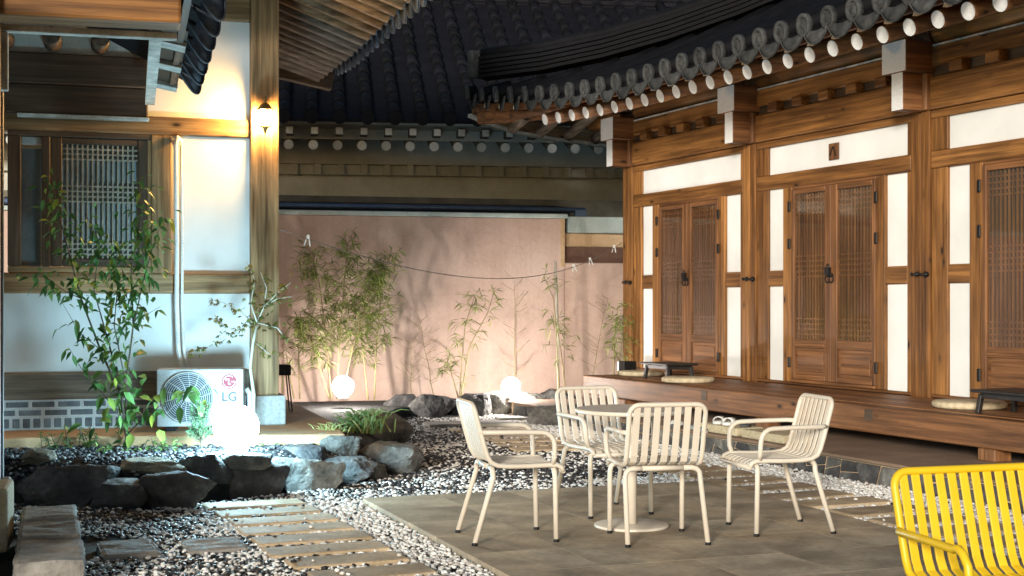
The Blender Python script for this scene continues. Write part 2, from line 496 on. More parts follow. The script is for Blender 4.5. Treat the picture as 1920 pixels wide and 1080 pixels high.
PATIO_C = Vector((-1.052, 9.767))
PA = R(20.5)
pu = Vector((math.cos(PA), math.sin(PA)))          # across, towards the right-hand house
pv = Vector((math.sin(PA), -math.cos(PA)))         # along, towards the camera
PW_, PL_ = 2.72, 5.2
patio = empty('patio', (PATIO_C.x, PATIO_C.y, 0), PA)
tag(patio, kind='structure')
MB().box(0.01, PW_ - 0.01, -PL_, -0.01, -0.03, 0.028).build('bedding', 'courtyard_soil', patio)
nx, ny = 5, 9
for i in range(nx):
    for j in range(ny):
        w, l = PW_ / nx, PL_ / ny
        dz = random.uniform(-0.0015, 0.0015)
        BX('paver', i * w + 0.001, (i + 1) * w - 0.001, -(j + 1) * l + 0.001, -j * l - 0.001, 0.0, 0.042 + dz * 0.3, 'paver', patio, 0)

# ------------------------------------------------ frames of the buildings
TH = math.atan(1124 / F)
RH = empty('hanok_house', (3.853, 12.961, 0), -(PI / 2 - TH))
tag(RH, 'timber house with white plaster panels, lattice doors and dark tiled eave', 'house')
def rw(x, y, z=0):      # right-hand house local -> world
    a = -(PI / 2 - TH)
    return Vector((3.853 + x * math.cos(a) - y * math.sin(a), 12.961 + x * math.sin(a) + y * math.cos(a), z))

# ------------------------------------------------ stone platform under the house
plat = empty('stone_platform', (3.853, 12.961, 0), -(PI / 2 - TH))
tag(plat, 'low stone faced platform with brown top running along under the wooden veranda', 'platform')
BX('platform_top', -5.5, 6.5, -1.885, 0.3, 0.172, 0.20, 'platform_top', plat, 0.01)
BX('backing', -5.45, 6.45, -1.846, 0.2, -0.02, 0.1715, 'tan_plaster', plat, 0)
def stone(poly):
    c = Vector((sum(p[0] for p in poly) / len(poly), sum(p[1] for p in poly) / len(poly)))
    q = []
    for p in poly:
        v = Vector(p) - c
        q.append(c + v * max(0.3, 1 - 0.011 / max(v.length, 0.02)))
    pr = random.uniform(0.006, 0.022)
    m = MB().prism([(p.x - c.x, p.y - c.y) for p in q], 0, 0.05 + pr)
    m.v = [(a_, -d_, b_) for a_, b_, d_ in m.v]
    m.build('stone', random.choice(('rock_dark', 'rock_dark', 'rock_light')), plat, bev=0.007, loc=(c.x, -1.80, c.y))
bnd = []
x = -5.4
while x < 4.6:
    sk0 = random.uniform(-0.05, 0.05)
    bnd.append((x - sk0, x + sk0))
    x += random.uniform(0.13, 0.27)
ZL, ZH = 0.004, 0.166
for (b0, t0), (b1, t1) in zip(bnd, bnd[1:]):
    if random.random() < 0.5:
        stone([(b0, ZL), (b1, ZL), (t1, ZH), (t0, ZH)])
    else:
        f0, f1 = random.uniform(0.3, 0.7), random.uniform(0.3, 0.7)
        l_ = (b0 + (t0 - b0) * f0, ZL + (ZH - ZL) * f0)
        r_ = (b1 + (t1 - b1) * f1, ZL + (ZH - ZL) * f1)
        stone([(b0, ZL), (b1, ZL), r_, l_])
        stone([l_, r_, (t1, ZH), (t0, ZH)])

# ================================================================== RIGHT-HAND HOUSE
POSTS = [-5.79, -2.90, -0.01, 2.88]
FL = 0.54
for i, pc in enumerate(POSTS):
    BX('post', pc - 0.15, pc - 0.004, -0.03, 0.22, FL - 0.02, 3.20, 'pine_z', RH, 0.012)
    BX('post', pc + 0.004, pc + 0.12, -0.036, 0.21, FL - 0.02, 3.20, 'pine_z', RH, 0.012)
    BX('plinth', pc - 0.2, pc + 0.17, -0.12, 0.25, 0.2005, 0.36, 'granite', RH, 0.015)
    BX('stub_post', pc - 0.12, pc + 0.10, -0.02, 0.2, 0.3605, FL - 0.0205, 'red_wood_z', RH, 0.01)
    # beam heads with painted ends
    up = BX('beam_head', pc - 0.17, pc + 0.165, -0.34, 0.1, 3.545, 3.83, 'red_wood_y', RH, 0.012)
    BX('painted_end', -0.166, 0.166, -0.2255, -0.2185, -0.141, 0.141, 'white_paint', up, 0)
    lo = BX('bracket', pc - 0.08, pc + 0.075, -0.30, 0.05, 3.2005, 3.5445, 'red_wood_y', RH, 0.012)
    BX('painted_end', -0.076, 0.076, -0.181, -0.1745, -0.171, 0.171, 'white_paint', lo, 0)
    BX('side_bracket', pc - 0.15, pc + 0.13, -0.08, 0.2, 3.201, 3.544, 'red_wood_z', RH, 0.01)
    if i < 4:
        hk = MB().tube([(pc - 0.1, -0.055, 1.685), (pc + 0.1, -0.055, 1.68)], 0.011, 6)
        hk.lathe([(0.001, -0.03), (0.024, -0.016), (0.03, 0), (0.024, 0.016), (0.001, 0.03)], 8, (pc + 0.105, -0.06, 1.68))
        hk.lathe([(0.001, -0.026), (0.02, -0.014), (0.026, 0), (0.02, 0.014), (0.001, 0.026)], 8, (pc - 0.02, -0.06, 1.685))
        hk.lathe([(0.001, -0.02), (0.02, 0), (0.001, 0.02)], 8, (pc - 0.105, -0.05, 1.685))
        hk.build('door_hook', 'black_iron', RH, True)

def lattice(x0, x1, z0, z1, y, nv, groups, w=0.012, d=0.014):
    m = MB()
    for i in range(1, nv + 1):
        xx = x0 + (x1 - x0) * i / (nv + 1)
        m.box(xx - w / 2, xx + w / 2, y, y + d, z0, z1)
    for zz in groups:
        m.box(x0, x1, y + 0.0035, y + d + 0.003, zz - w / 2, zz + w / 2)
    return m
def ring(c, r, t, n=14):
    m = MB()
    pts = [(c[0] + r * math.cos(2 * PI * i / n), c[1], c[2] + r * math.sin(2 * PI * i / n)) for i in range(n)]
    return m.tube(pts, t, 6, closed=True)

def door_leaf(ox, xa, xb, meet_left, hinge_x):
    """one leaf: stiles, rails, glass, lattice, paper, lower panel"""
    d = empty('door')
    d.parent = RH
    d.location = (ox, 0, 0)
    y0, y1 = -0.028, 0.03
    sl_, sr_ = (0.052, 0.10) if not meet_left else (0.10, 0.052)
    gx0, gx1 = xa + sl_, xb - sr_
    BX('stile', xa, gx0, y0, y1, 0.602, 2.628, 'door_wood_z', d, 0.005)
    BX('stile', gx1, xb, y0, y1, 0.602, 2.628, 'door_wood_z', d, 0.005)
    for z0, z1 in ((0.602, 0.655), (0.94, 1.03), (2.575, 2.628)):
        BX('rail', gx0 + 0.001, gx1 - 0.001, y0 + 0.002, y1, z0, z1, 'door_wood_x', d, 0.005)
    BX('moulding', gx0 + 0.001, gx1 - 0.001, y0 - 0.008, y0 + 0.02, 0.955, 0.985, 'door_wood_x', d, 0.005)
    BX('pane', gx0 + 0.001, gx1 - 0.001, -0.010, -0.006, 1.031, 2.574, 'pane_glass', d, 0)
    hs = [1.03 + (2.575 - 1.03) * t for t in (0.035, 0.07, 0.105, 0.14, 0.43, 0.465, 0.50, 0.535, 0.57, 0.86, 0.895, 0.93, 0.965)]
    o = lattice(gx0 + 0.001, gx1 - 0.001, 1.031, 2.574, -0.001, 10, hs, 0.017).build('lattice', 'door_wood_z', d)
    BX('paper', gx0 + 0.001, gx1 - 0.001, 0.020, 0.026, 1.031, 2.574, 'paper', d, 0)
    p = BX('lower_panel', gx0 + 0.001, gx1 - 0.001, -0.004, 0.02, 0.656, 0.939, 'door_wood_x', d, 0)
    BX('raised_field', gx0 + 0.045, gx1 - 0.045, -0.014, -0.0045, 0.69, 0.905, 'door_wood_x', d, 0.006)
    for z in (2.45, 2.05, 0.78):
        BX('hinge', hinge_x - 0.022, hinge_x + 0.022, y0 - 0.018, y0 - 0.002, z - 0.055, z + 0.055, 'black_iron', d, 0.006)
    kx = (xb - 0.03) if not meet_left else (xa + 0.03)
    ring((kx, y0 - 0.018, 1.66), 0.035, 0.007).lathe([(0.001, -0.02), (0.018, -0.012), (0.022, 0), (0.018, 0.012), (0.001, 0.02)], 8, (kx, y0 - 0.012, 1.70)).build('ring_pull', 'black_iron', d, True)
    return d

for b in range(3):
    ox = POSTS[b]
    e = 2.89
    BX('sill', ox + 0.125, ox + 2.735, -0.022, 0.12, FL, 0.568, 'red_wood_x', RH)
    BX('lintel', ox + 0.125, ox + 2.735, -0.022, 0.12, 2.66, 2.82, 'pine_x', RH, 0.01)
    BX('head_beam', ox + 0.125, ox + 2.735, -0.020, 0.12, 3.125, 3.195, 'pine_x', RH)
    for x0, x1 in ((0.125, 0.34), (2.67, 2.735)):
        BX('stile', ox + x0, ox + x1, -0.012, 0.1, 0.569, 2.659, 'pine_z', RH)
        BX('stile', ox + x0, ox + x1, -0.010, 0.1, 2.821, 3.124, 'pine_z', RH)
    for x0, x1 in ((0.632, 0.798), (2.212, 2.35)):
        BX('door_jamb', ox + x0, ox + x1, -0.018, 0.1, 0.569, 2.659, 'pine_z', RH)
    for x0, x1 in ((0.341, 0.631), (2.351, 2.669)):
        BX('mid_rail', ox + x0, ox + x1, -0.010, 0.1, 1.597, 1.768, 'pine_x', RH)
        BX('wall_panel', ox + x0 + 0.001, ox + x1 - 0.001, 0.016, 0.09, 0.570, 1.596, 'plaster', RH, 0)
        BX('wall_panel', ox + x0 + 0.001, ox + x1 - 0.001, 0.016, 0.09, 1.769, 2.658, 'plaster', RH, 0)
    BX('wall_panel', ox + 0.342, ox + 2.668, 0.016, 0.09, 2.822, 3.123, 'plaster', RH, 0)
    BX('threshold', ox + 0.799, ox + 2.211, -0.045, 0.1, 0.569, 0.600, 'door_wood_x', RH)
    BX('door_head', ox + 0.799, ox + 2.211, -0.018, 0.1, 2.630, 2.659, 'door_wood_x', RH)
    door_leaf(ox, 0.80, 1.495, False, 0.775)
    door_leaf(ox, 1.499, 2.21, True, 2.235)
    # upper structure
    BX('tie_beam', ox + 0.14, ox + 2.74, -0.05, 0.15, 3.20, 3.50, 'pine_x', RH, 0.014)
    BX('filler_board', ox + 0.14, ox + 2.74, 0.0, 0.1, 3.501, 3.60, 'dark_wood_x', RH, 0)
    for q in range(5):
        cx = ox + 0.55 + q * 0.46
        BX('bearing_block', cx - 0.085, cx + 0.085, -0.11, -0.001, 3.502, 3.598, 'pine_x', RH, 0.008)
    BX('purlin_support', ox + 0.14, ox + 2.74, -0.04, 0.12, 3.601, 3.78, 'pine_x', RH, 0.01)
    BX('plaster_line', ox + 0.18, ox + 2.70, -0.046, 0.05, 3.781, 3.797, 'old_white', RH, 0)
lock = MB().box(-0.035, 0.035, -0.03, 0, -0.04, 0.04)
lock.tube([(-0.02, -0.015, 0.035), (-0.02, -0.015, 0.06), (0, -0.015, 0.075), (0.02, -0.015, 0.06), (0.02, -0.015, 0.035)], 0.006, 6)
for b in range(2):
    put('padlock', lock.mesh('padlock', 'black_iron'), RH, (POSTS[b] + 1.497, -0.05, 1.74))
for b in range(3):
    m = MB().tube([(POSTS[b] + 0.13, 0.08, 3.93), (POSTS[b] + 2.76, 0.08, 3.93)], 0.135, 16)
    o = m.build('purlin', 'pine_x', RH, True)
m = MB().tube([(-7.0, 0.08, 3.93), (POSTS[0] - 0.16, 0.08, 3.93)], 0.13, 16).build('purlin', 'pine_x', RH, True)
# little wooden plaque over the middle doors
pl = BX('plaque', -1.47, -1.305, -0.006, 0.012, 2.885, 3.055, 'red_wood_z', RH, 0.005)
pm = MB()
pm.bar((-0.045, -0.014, -0.045), (-0.006, -0.014, 0.05), 0.007, 0.015, (0, 1, 0))
pm.bar((0.045, -0.0145, -0.045), (0.006, -0.0145, 0.05), 0.007, 0.015, (0, 1, 0))
pm.build('carved_mark', 'black_wood', pl)

# --- rafters, eave, roof of the right-hand house
XC, QC, YTOP = -7.30, 1.80, 3.6
def lift(x):
    s = max(0.0, (-2.6 - x) / (-2.6 - XC))
    return s * s
def qe(x):
    return 1.35 + 0.45 * lift(x)
def ze(x):
    return 3.90 + 0.40 * lift(x) ** 1.15
def roof_z(x, y):
    w = y + qe(x)
    return ze(x) - (ze(x) - 3.90) * min(1, w / 4.5) + 0.36 * w + 0.035 * w * w
roof = empty('roof')
roof.parent = RH
raf_mesh = None
x = 4.30
k = 0
while x > -5.9:
    l = lift(x)
    a = Vector((x, -1.15 - 0.28 * l, 3.684 + 0.16 * l))
    bb = Vector((x, 0.5, 4.245 + 0.05 * l))
    c = a
    o = MB().tube([(0, 0, 0), (bb - a) * 0.5, bb - a], [0.074, 0.082, 0.085], 12).build('rafter', 'red_wood_y', RH, True, loc=a)
    dr = (a - bb).normalized()
    MB().tube([dr * 0.0005, dr * 0.006], 0.073, 16).build('painted_end', 'white_paint', o)
    x -= 0.345
# fan of rafters at the corner and the hip rafter
for i, (xe, yy) in enumerate(((-6.25, -1.52), (-6.6, -1.58), (-6.92, -1.6))):
    MB().tube([(xe, yy, 3.86 + 0.05 * i), (-5.7 - 0.1 * i, 0.3, 4.2)], [0.07, 0.08], 12).build('rafter', 'red_wood_y', RH, True)
MB().bar((-7.12, -1.62, 3.96), (-5.75, 0.1, 4.05), 0.16, 0.24).build('hip_rafter', 'red_wood_x', RH, bev=0.012)
for i, yy in enumerate((-1.15, -0.72, -0.30, 0.12, 0.55, 1.0, 1.45, 1.9)):
    zz = 3.80 - 0.03 * i
    xin = min(-5.6, XC + 0.05 + yy + QC)
    MB().tube([(-7.05, yy, zz), (xin, yy + 0.02, zz + 0.29 * (xin + 7.05))], [0.075, 0.085], 12).build('rafter', 'grey_wood_x', RH, True)
# soffit boards over the rafters
xs = [4.4, 3, 1.5, 0, -1.5, -2.6, -3.5, -4.3, -5.0, -5.6, -6.1, -6.5, -6.9, -7.2]
m = MB().sheet([[(x, -1.27 - 0.42 * lift(x), 3.80 + 0.27 * lift(x)), (x, -0.6, 4.02 + 0.15 * lift(x)), (x, 0.6, 4.40)] for x in xs], 0.03, (0, 0, 1))
m.build('soffit', 'red_wood_y', roof)
def side_soffit(yy, i):
    xin = min(-5.5, XC + 0.12 + (yy + QC))
    z0 = 4.08 - 0.07 * i
    return [(-7.22, yy, z0), ((-7.22 + xin) / 2, yy, z0 + 0.13 * (xin + 7.22)), (xin, yy, z0 + 0.26 * (xin + 7.22))]
m = MB().sheet([side_soffit(yy, i) for i, yy in enumerate((-1.6, -1.0, -0.3, 0.5, 1.4, 2.4))], 0.03, (0, 0, 1))
m.build('soffit', 'red_wood_y', roof)
# fascia boards
m = MB().sheet([[(x, -1.255 - 0.43 * lift(x), 3.775 + 0.26 * lift(x)), (x, -1.275 - 0.43 * lift(x), 3.86 + 0.28 * lift(x))] for x in xs], 0.05, (0, 1, 0))
m.build('fascia', 'red_wood_x', roof)
m = MB().sheet([[(-7.25 - 0.05 * i, yy, z0), (-7.28 - 0.05 * i, yy, z0 + 0.17)] for i, (yy, z0) in enumerate(((-1.66, 4.0), (-1.3, 3.88), (-0.9, 3.81), (-0.3, 3.75), (0.4, 3.71), (1.3, 3.69), (2.4, 3.69)))], 0.06, (1, 0, 0))
m.build('fascia', 'old_wood_y', roof)
m = MB().sheet([[(-7.2 - 0.05 * i, yy, z0 - 0.05), (-7.30 - 0.05 * i, yy, z0 - 0.05)] for i, (yy, z0) in enumerate(((-1.7, 4.0), (-1.3, 3.88), (-0.9, 3.81), (-0.3, 3.75), (0.4, 3.71), (1.3, 3.69), (2.4, 3.69)))], 0.045, (0, 0, 1))
m.build('eave_batten', 'old_white', roof)
# deck under the tiles
cols = []
xx = 4.4
rows = []
for x in [4.5, 3.5, 2.5, 1.5, .5, -.5, -1.5, -2.5, -3.2, -4, -4.7, -5.4, -6, -6.5, -6.9, -7.25]:
    ymax = min(YTOP, -QC + (x - XC))
    ys = [-qe(x) + 0.02 + (ymax + qe(x) - 0.02) * t / 6 for t in range(7)]
    rows.append([(x, y, roof_z(x, y) - 0.05) for y in ys])
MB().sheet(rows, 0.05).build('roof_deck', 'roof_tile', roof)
# end tiles
def disc_mesh(matname):
    m = MB().lathe([(0.001, 0.0), (0.03, 0.006), (0.036, 0.0), (0.062, 0.002), (0.068, 0.014), (0.09, 0.016), (0.095, 0.008), (0.095, -0.04), (0.001, -0.04)], 18)
    for k in range(6):
        a = k * PI / 3
        m.lathe([(0.001, -0.004), (0.010, 0.0), (0.008, 0.006), (0.001, 0.008)], 6, (0.047 * math.cos(a), 0.047 * math.sin(a), 0))
    m.v = [(x, -z, y * 1.12) for x, y, z in m.v]        # face -y
    return m.mesh('end_disc', matname, True)
def apron_mesh(matname, wd=0.182, dp=0.105, ex=0.6):
    n = 13
    top, bot = [], []
    for i in range(n):
        x = -wd + 2 * wd * i / (n - 1)
        u = max(0.0, 1 - (x / wd) ** 2)
        top.append((x, -0.012 * u, -0.045 * u))
        bot.append((x, -0.02 - 0.03 * u, -0.045 * u - 0.02 - dp * u ** ex))
    m = MB().sheet([top, bot], 0.018, (0, 1, 0))
    # raised rim and a little relief
    m.tube([(x, y - 0.004, z + 0.006) for x, y, z in bot], 0.006, 5)
    return m.mesh('apron', matname, True)
DISC, APRON = disc_mesh('eave_tile'), apron_mesh('eave_tile')
xt = 4.31
ncol = 0
while xt > XC + 0.05:
    ymax = min(YTOP, -QC + (xt - XC))
    e = Vector((xt, -qe(xt), ze(xt)))
    pts = []
    for t in range(6):
        y = -qe(xt) + (max(ymax, -qe(xt) + 0.1) + qe(xt)) * t / 5
        pts.append((xt, y, roof_z(xt, y)))
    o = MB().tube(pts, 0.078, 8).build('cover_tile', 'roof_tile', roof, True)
    ry = 0.0
    if xt < -5.5:
        ry = -0.25
    put('end_disc', DISC, roof, e + Vector((0, -0.015, 0.0)), (0.12, 0, ry))
    xm = xt - 0.18
    if xm > XC:
        a = put('apron_tile', APRON, roof, (xm, -qe(xm) - 0.0, ze(xm) - 0.03), (0.16, 0, ry))
        if ncol % 1 == 0:
            MB().add([(-0.035, 0, 0), (0.035, 0, 0), (0, 0, 0.07), (-0.035, 0.04, 0), (0.035, 0.04, 0), (0, 0.04, 0.07)],
                     [(0, 1, 2), (3, 5, 4), (0, 3, 4, 1), (1, 4, 5, 2), (2, 5, 3, 0)]).build('mortar_wedge', 'mortar' if xt < -2.4 else 'tan_plaster', roof, loc=(xt, -qe(xt) + 0.05, ze(xt) - 0.175))
    xt -= 0.358
    ncol += 1
# hip ridge: stacked flat tiles with a round cover and an end block
hip0, hip1 = (XC + 0.22, -QC + 0.22), (XC + 5.2, -QC + 5.2)
for k in range(5):
    pts = []
    for t in range(9):
        w = t / 8
        x = hip0[0] + (hip1[0] - hip0[0]) * w
        y = hip0[1] + (hip1[1] - hip0[1]) * w
        pts.append((x, y, roof_z(x, y) + 0.06 + 0.062 * k + 0.10 * (1 - w) ** 2))
    m = MB()
    for a, b in zip(pts, pts[1:]):
        m.bar(a, b, 0.30 - 0.012 * k, 0.045)
    m.build('ridge_course', 'roof_tile', roof)
    if k == 4:
        MB().tube([(x, y, z + 0.07) for x, y, z in pts], 0.085, 8).build('ridge_cover', 'roof_tile', roof, True)
        p = pts[0]
        BX('ridge_end', p[0] - 0.10, p[0] + 0.05, p[1] - 0.19, p[1] + 0.02, p[2] - 0.26, p[2] + 0.12, 'eave_tile', roof, 0.04)

# --- veranda
ver = empty('veranda')
ver.parent = RH
BX('edge_beam', -4.88, 6.0, -1.14, -0.98, 0.30, 0.531, 'red_wood_x', ver, 0.014)
BX('end_beam', -4.88, -4.72, -0.979, -0.04, 0.30, 0.529, 'red_wood_y', ver, 0.014)
for i in range(8):
    w = 0.94 / 8
    BX('plank', -4.70, 6.0, -0.978 + i * w + 0.002, -0.978 + (i + 1) * w - 0.002, 0.47, 0.536 + random.uniform(-.001, .001), 'red_wood_x', ver, 0.003)
for lx in (-3.98, -1.09, 1.98, 4.9):
    BX('leg', lx - 0.02, lx + 0.17, -1.13, -0.96, 0.2005, 0.2995, 'red_wood_z', ver, 0.01)
for lx in (-2.05, 0.65, 3.5):
    BX('tenon', lx - 0.055, lx + 0.055, -1.146, -1.135, 0.405, 0.50, 'dark_wood_x', ver, 0.002)
# brick skirt under the wall
sk = BX('mortar_wall', -5.6, 6.0, 0.0, 0.08, 0.2005, 0.53, 'pale_joint', RH, 0)
xb = -5.55
BRK = MB().box(-0.125, 0.125, -0.03, 0.03, -0.035, 0.035).mesh('brick', 'dark_brick')
for r in range(4):
    x = -5.42 + (0.14 if r % 2 else 0)
    while x < 3.6:
        if all(abs(x - (pc - 0.01)) > 0.33 for pc in POSTS):
            o = put('brick', BRK, sk, (x - 0.2, -0.0265 - 0.04, 0.245 + r * 0.081 - 0.365))
        x += 0.27

# ================================================================== LEFT-HAND HOUSE
LA = R(17)
LO = Vector((-2.137, 12.0, 0))
LH = empty('courtyard_house', LO, LA)
tag(LH, 'old timber house with weathered corner post, lattice window and pale plaster wall', 'house')
def lw(x, y, z=0):
    return Vector((LO.x + x * math.cos(LA) - y * math.sin(LA), LO.y + x * math.sin(LA) + y * math.cos(LA), z))
podium = MB().prism([tuple(lw(*p).xy) for p in ((-4.6, -1.15), (-1.72, -0.56), (0.1, -1.0), (0.52, -1.0), (0.62, 0.2), (0.62, 5.7), (-4.6, 5.7))], -0.02, 0.36)
tag(podium.build('terrace', 'earth_floor', bev=0.015), kind='structure')
BX('corner_post', -0.122, 0.122, 0.0, 0.24, 0.6155, 4.30, 'old_wood_z', LH, 0.02)
BX('plinth', -0.155, 0.175, -0.04, 0.28, 0.3605, 0.615, 'granite', LH, 0.015)
BX('header_beam', -3.2, -0.123, 0.05, 0.2, 2.845, 3.0, 'old_wood_x', LH, 0.01)
BX('sill_beam', -3.2, -0.123, 0.04, 0.2, 1.495, 1.667, 'old_wood_x', LH, 0.012)
BX('base_timber', -3.2, -0.123, 0.03, 0.2, 0.612, 0.835, 'grey_wood_x', LH, 0.012)
BX('wall_post', -0.955, -0.782, 0.046, 0.2, 1.668, 2.844, 'old_wood_z', LH, 0.01)
BX('wall_panel', -0.781, -0.123, 0.09, 0.2, 1.668, 2.844, 'plaster', LH, 0)
BX('wall_panel', -3.2, -0.123, 0.09, 0.2, 0.836, 1.494, 'plaster', LH, 0)
BX('wall_panel', -3.2, -0.123, 0.09, 0.2, 3.001, 3.85, 'plaster', LH, 0)
BX('top_beam', -3.2, -0.123, 0.03, 0.22, 3.851, 4.10, 'old_wood_x', LH, 0.012)
jw = BX('mortar_wall', -3.2, -0.123, 0.07, 0.2, 0.361, 0.611, 'brick_joint', LH, 0)
bL = MB().box(-0.088, 0.088, -0.02, 0.02, -0.022, 0.022).mesh('brick', 'grey_brick')
bS = MB().box(-0.028, 0.028, -0.02, 0.02, -0.038, 0.038).mesh('brick', 'grey_brick')
cz = (0.361 + 0.611) / 2
for r, z in ((0, 0.572), (1, 0.503)):
    x = -3.05 + (0.1 if r else 0)
    while x < -0.25:
        put('brick', bL, jw, (x + 1.6615, -0.053, z - cz), bev=0.004)
        x += 0.205
x = -3.1
while x < -0.2:
    put('brick', bS, jw, (x + 1.6615, -0.053, 0.417 - cz), bev=0.004)
    x += 0.082
# window
wd = empty('window')
wd.parent = LH
BX('frame', -2.10, -0.957, 0.05, 0.19, 2.80, 2.843, 'dark_wood_x', wd)
BX('frame', -2.10, -0.957, 0.05, 0.19, 1.669, 1.72, 'old_wood_x', wd)
BX('frame', -1.832, -1.765, 0.045, 0.19, 1.721, 2.799, 'dark_wood_z', wd)
BX('frame', -2.10, -1.995, 0.045, 0.19, 1.721, 2.799, 'dark_wood_z', wd)
BX('blind', -1.994, -1.833, 0.12, 0.13, 1.722, 2.70, 'blue_blind', wd, 0)
BX('pane', -1.994, -1.833, 0.095, 0.099, 1.722, 2.798, 'pane_glass', wd, 0)
BX('blind_box', -1.994, -1.833, 0.105, 0.16, 2.735, 2.798, 'white_paint', wd, 0.004)
for x0, x1 in ((-1.763, -1.672), (-1.060, -0.985)):
    BX('sash_stile', x0, x1, 0.06, 0.13, 1.722, 2.798, 'dark_wood_z', wd)
for z0, z1 in ((1.722, 1.785), (2.744, 2.798)):
    BX('sash_rail', -1.671, -1.061, 0.062, 0.13, z0, z1, 'dark_wood_x', wd)
hs = [1.786 + (2.744 - 1.786) * t for t in (0.04, 0.085, 0.13, 0.50, 0.545, 0.59, 0.635, 0.87, 0.915, 0.96)]
lattice(-1.671, -1.061, 1.786, 2.743, 0.075, 14, hs, 0.014, 0.018).build('lattice', 'pale_lattice', wd)
BX('paper', -1.671, -1.061, 0.104, 0.11, 1.786, 2.743, 'blue_blind', wd, 0)
BX('side_strip', -0.984, -0.956, 0.055, 0.19, 1.721, 2.799, 'old_wood_z', wd)
# dark beams of the lower porch roof against the wall
BX('porch_beam', -3.2, -0.985, -0.10, 0.028, 3.215, 3.47, 'dark_wood_x', LH, 0.012)
BX('porch_beam', -3.2, -0.985, -0.085, 0.028, 2.972, 3.213, 'dark_wood_x', LH, 0.012)
BX('trim', -2.02, -0.975, -0.095, 0.028, 2.948, 2.970, 'old_white', LH, 0.002)
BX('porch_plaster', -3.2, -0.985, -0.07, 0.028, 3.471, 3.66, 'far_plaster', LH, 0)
for xr in (-2.11, -1.74, -1.37, -1.07):
    MB().tube([(xr, -0.06, 3.56), (xr, -0.75, 3.50)], [0.075, 0.07], 12).build('porch_rafter', 'dark_wood_y', LH, True)
# refrigerant pipe
pp = [(-0.70, 0.085, 2.80), (-0.735, 0.03, 2.825), (-0.752, 0.0, 2.76), (-0.748, 0.0, 2.4), (-0.742, 0.005, 1.9), (-0.745, 0.0, 1.4), (-0.73, -0.01, 1.0), (-0.70, -0.06, 0.84)]
MB().tube(pp, 0.021, 8).tube([(x + 0.045, y + 0.005, z) for x, y, z in pp[2:]], 0.013, 8).build('pipe', 'white_plastic', LH, True)
# side eave: rafters, soffit, tiles
lroof = empty('roof')
lroof.parent = LH
EX = 1.22
y = -0.9
while y < 4.3:
    s = max(0, (y - 2.2) / 2.2)
    zE = 4.0 + 0.06 * s
    MB().tube([(-0.1, y, 4.50), (EX - 0.06, y, zE + 0.02)], [0.075, 0.065], 10).build('rafter', 'old_wood_x' if y < 1.5 else 'grey_wood_x', LH, True)
    y += 0.30
def eave_z(y):
    return 4.02 + 0.10 * max(0, (y - 2.6) / 1.7) ** 2
ys = [-1.3, -0.5, 0.3, 1.1, 1.9, 2.7, 3.4, 4.0, 4.4]
for j in range(5):
    a, b = j / 5, (j + 1) / 5
    m = MB().sheet([[(-0.1 + (EX + 0.1) * t, y, 4.60 + (eave_z(y) + 0.10 - 4.60) * t) for t in (a + 0.004, b - 0.004)] for y in ys], 0.025, (0, 0, 1))
    m.build('soffit_board', 'grey_wood_y' if j % 2 else 'old_wood_y', lroof)
MB().sheet([[(EX, y, eave_z(y) + 0.06), (EX + 0.02, y, eave_z(y) + 0.15)] for y in ys], 0.04, (-1, 0, 0)).build('fascia', 'grey_wood_y', lroof)
rows = [[(EX + 0.06, y, eave_z(y) + 0.16), (0.2, y, 4.72), (-1.2, y, 5.45), (-3.0, y, 6.6)] for y in ys]
MB().sheet(rows, 0.06, (0, 0, 1)).build('roof_deck', 'roof_tile', lroof)
MB().sheet([[(x, -1.3, 4.1), (x, 0.3, 4.75), (x, 2.0, 5.9)] for x in (EX + 0.05, -1.0, -3.5, -6.0)], 0.12, (0, 0, 1)).build('roof_deck', 'roof_tile', lroof)  # out-of-view front slope, put in to block the sun and add shade
MB().bar((0.05, 4.25, 4.28), (EX + 0.1, 4.35, 4.05), 0.10, 0.22).build('bargeboard', 'grey_wood_x', lroof, bev=0.01)
BX('rear_beam', -0.12, 0.5, 4.6, 4.78, 3.55, 3.75, 'grey_wood_x', lroof, 0.01)
DISCB, APRONB = disc_mesh('eave_tile_blue'), apron_mesh('eave_tile_blue', 0.125)
y = -1.05
while y < 4.35:
    put('end_disc', DISCB, lroof, (EX + 0.13, y, eave_z(y) + 0.23), (0, 0, PI / 2))
    put('apron_tile', APRONB, lroof, (EX + 0.13, y + 0.13, eave_z(y) + 0.19), (0.1, 0, PI / 2))
    MB().tube([(EX + 0.12, y, eave_z(y) + 0.23), (0.2, y, 4.84), (-1.0, y, 5.5)], 0.07, 8).build('cover_tile', 'roof_tile', lroof, True)
    y += 0.26

# ================================================================== NEAR WING (left edge)
NA = R(15.3)
NO = Vector((-2.87, 7.75, 0))
NW = empty('porch_wing', NO, NA)
tag(NW, 'near porch with orange timber header beam, granite footed post and blue grey eave tiles', 'porch')
BX('post', -0.34, -0.012, 0.02, 0.30, 0.391, 3.12, 'pine_z', NW, 0.015)
BX('plinth', -0.42, 0.055, -0.08, 0.36, 0.03, 0.39, 'warm_granite', NW, 0.02)
BX('door_jamb', -0.10, -0.03, 0.62, 0.70, 0.36, 2.93, 'black_wood', NW, 0.004)
BX('trim', -0.118, -0.101, 0.60, 0.66, 0.36, 2.93, 'old_white', NW, 0.003)
BX('jamb_foot', -0.11, 0.01, 0.58, 0.74, 0.10, 0.359, 'grey_slab', NW, 0.01)
BX('header_beam', -0.50, 1.00, 0.05, 0.30, 3.04, 3.48, 'pine_x', NW, 0.02)
BX('beam_head', -0.16, -0.03, -0.06, 0.049, 3.07, 3.48, 'dark_wood_z', NW, 0.01)
BX('trim', -0.02, 0.98, 0.32, 0.40, 3.0, 3.039, 'old_white', NW, 0.004)
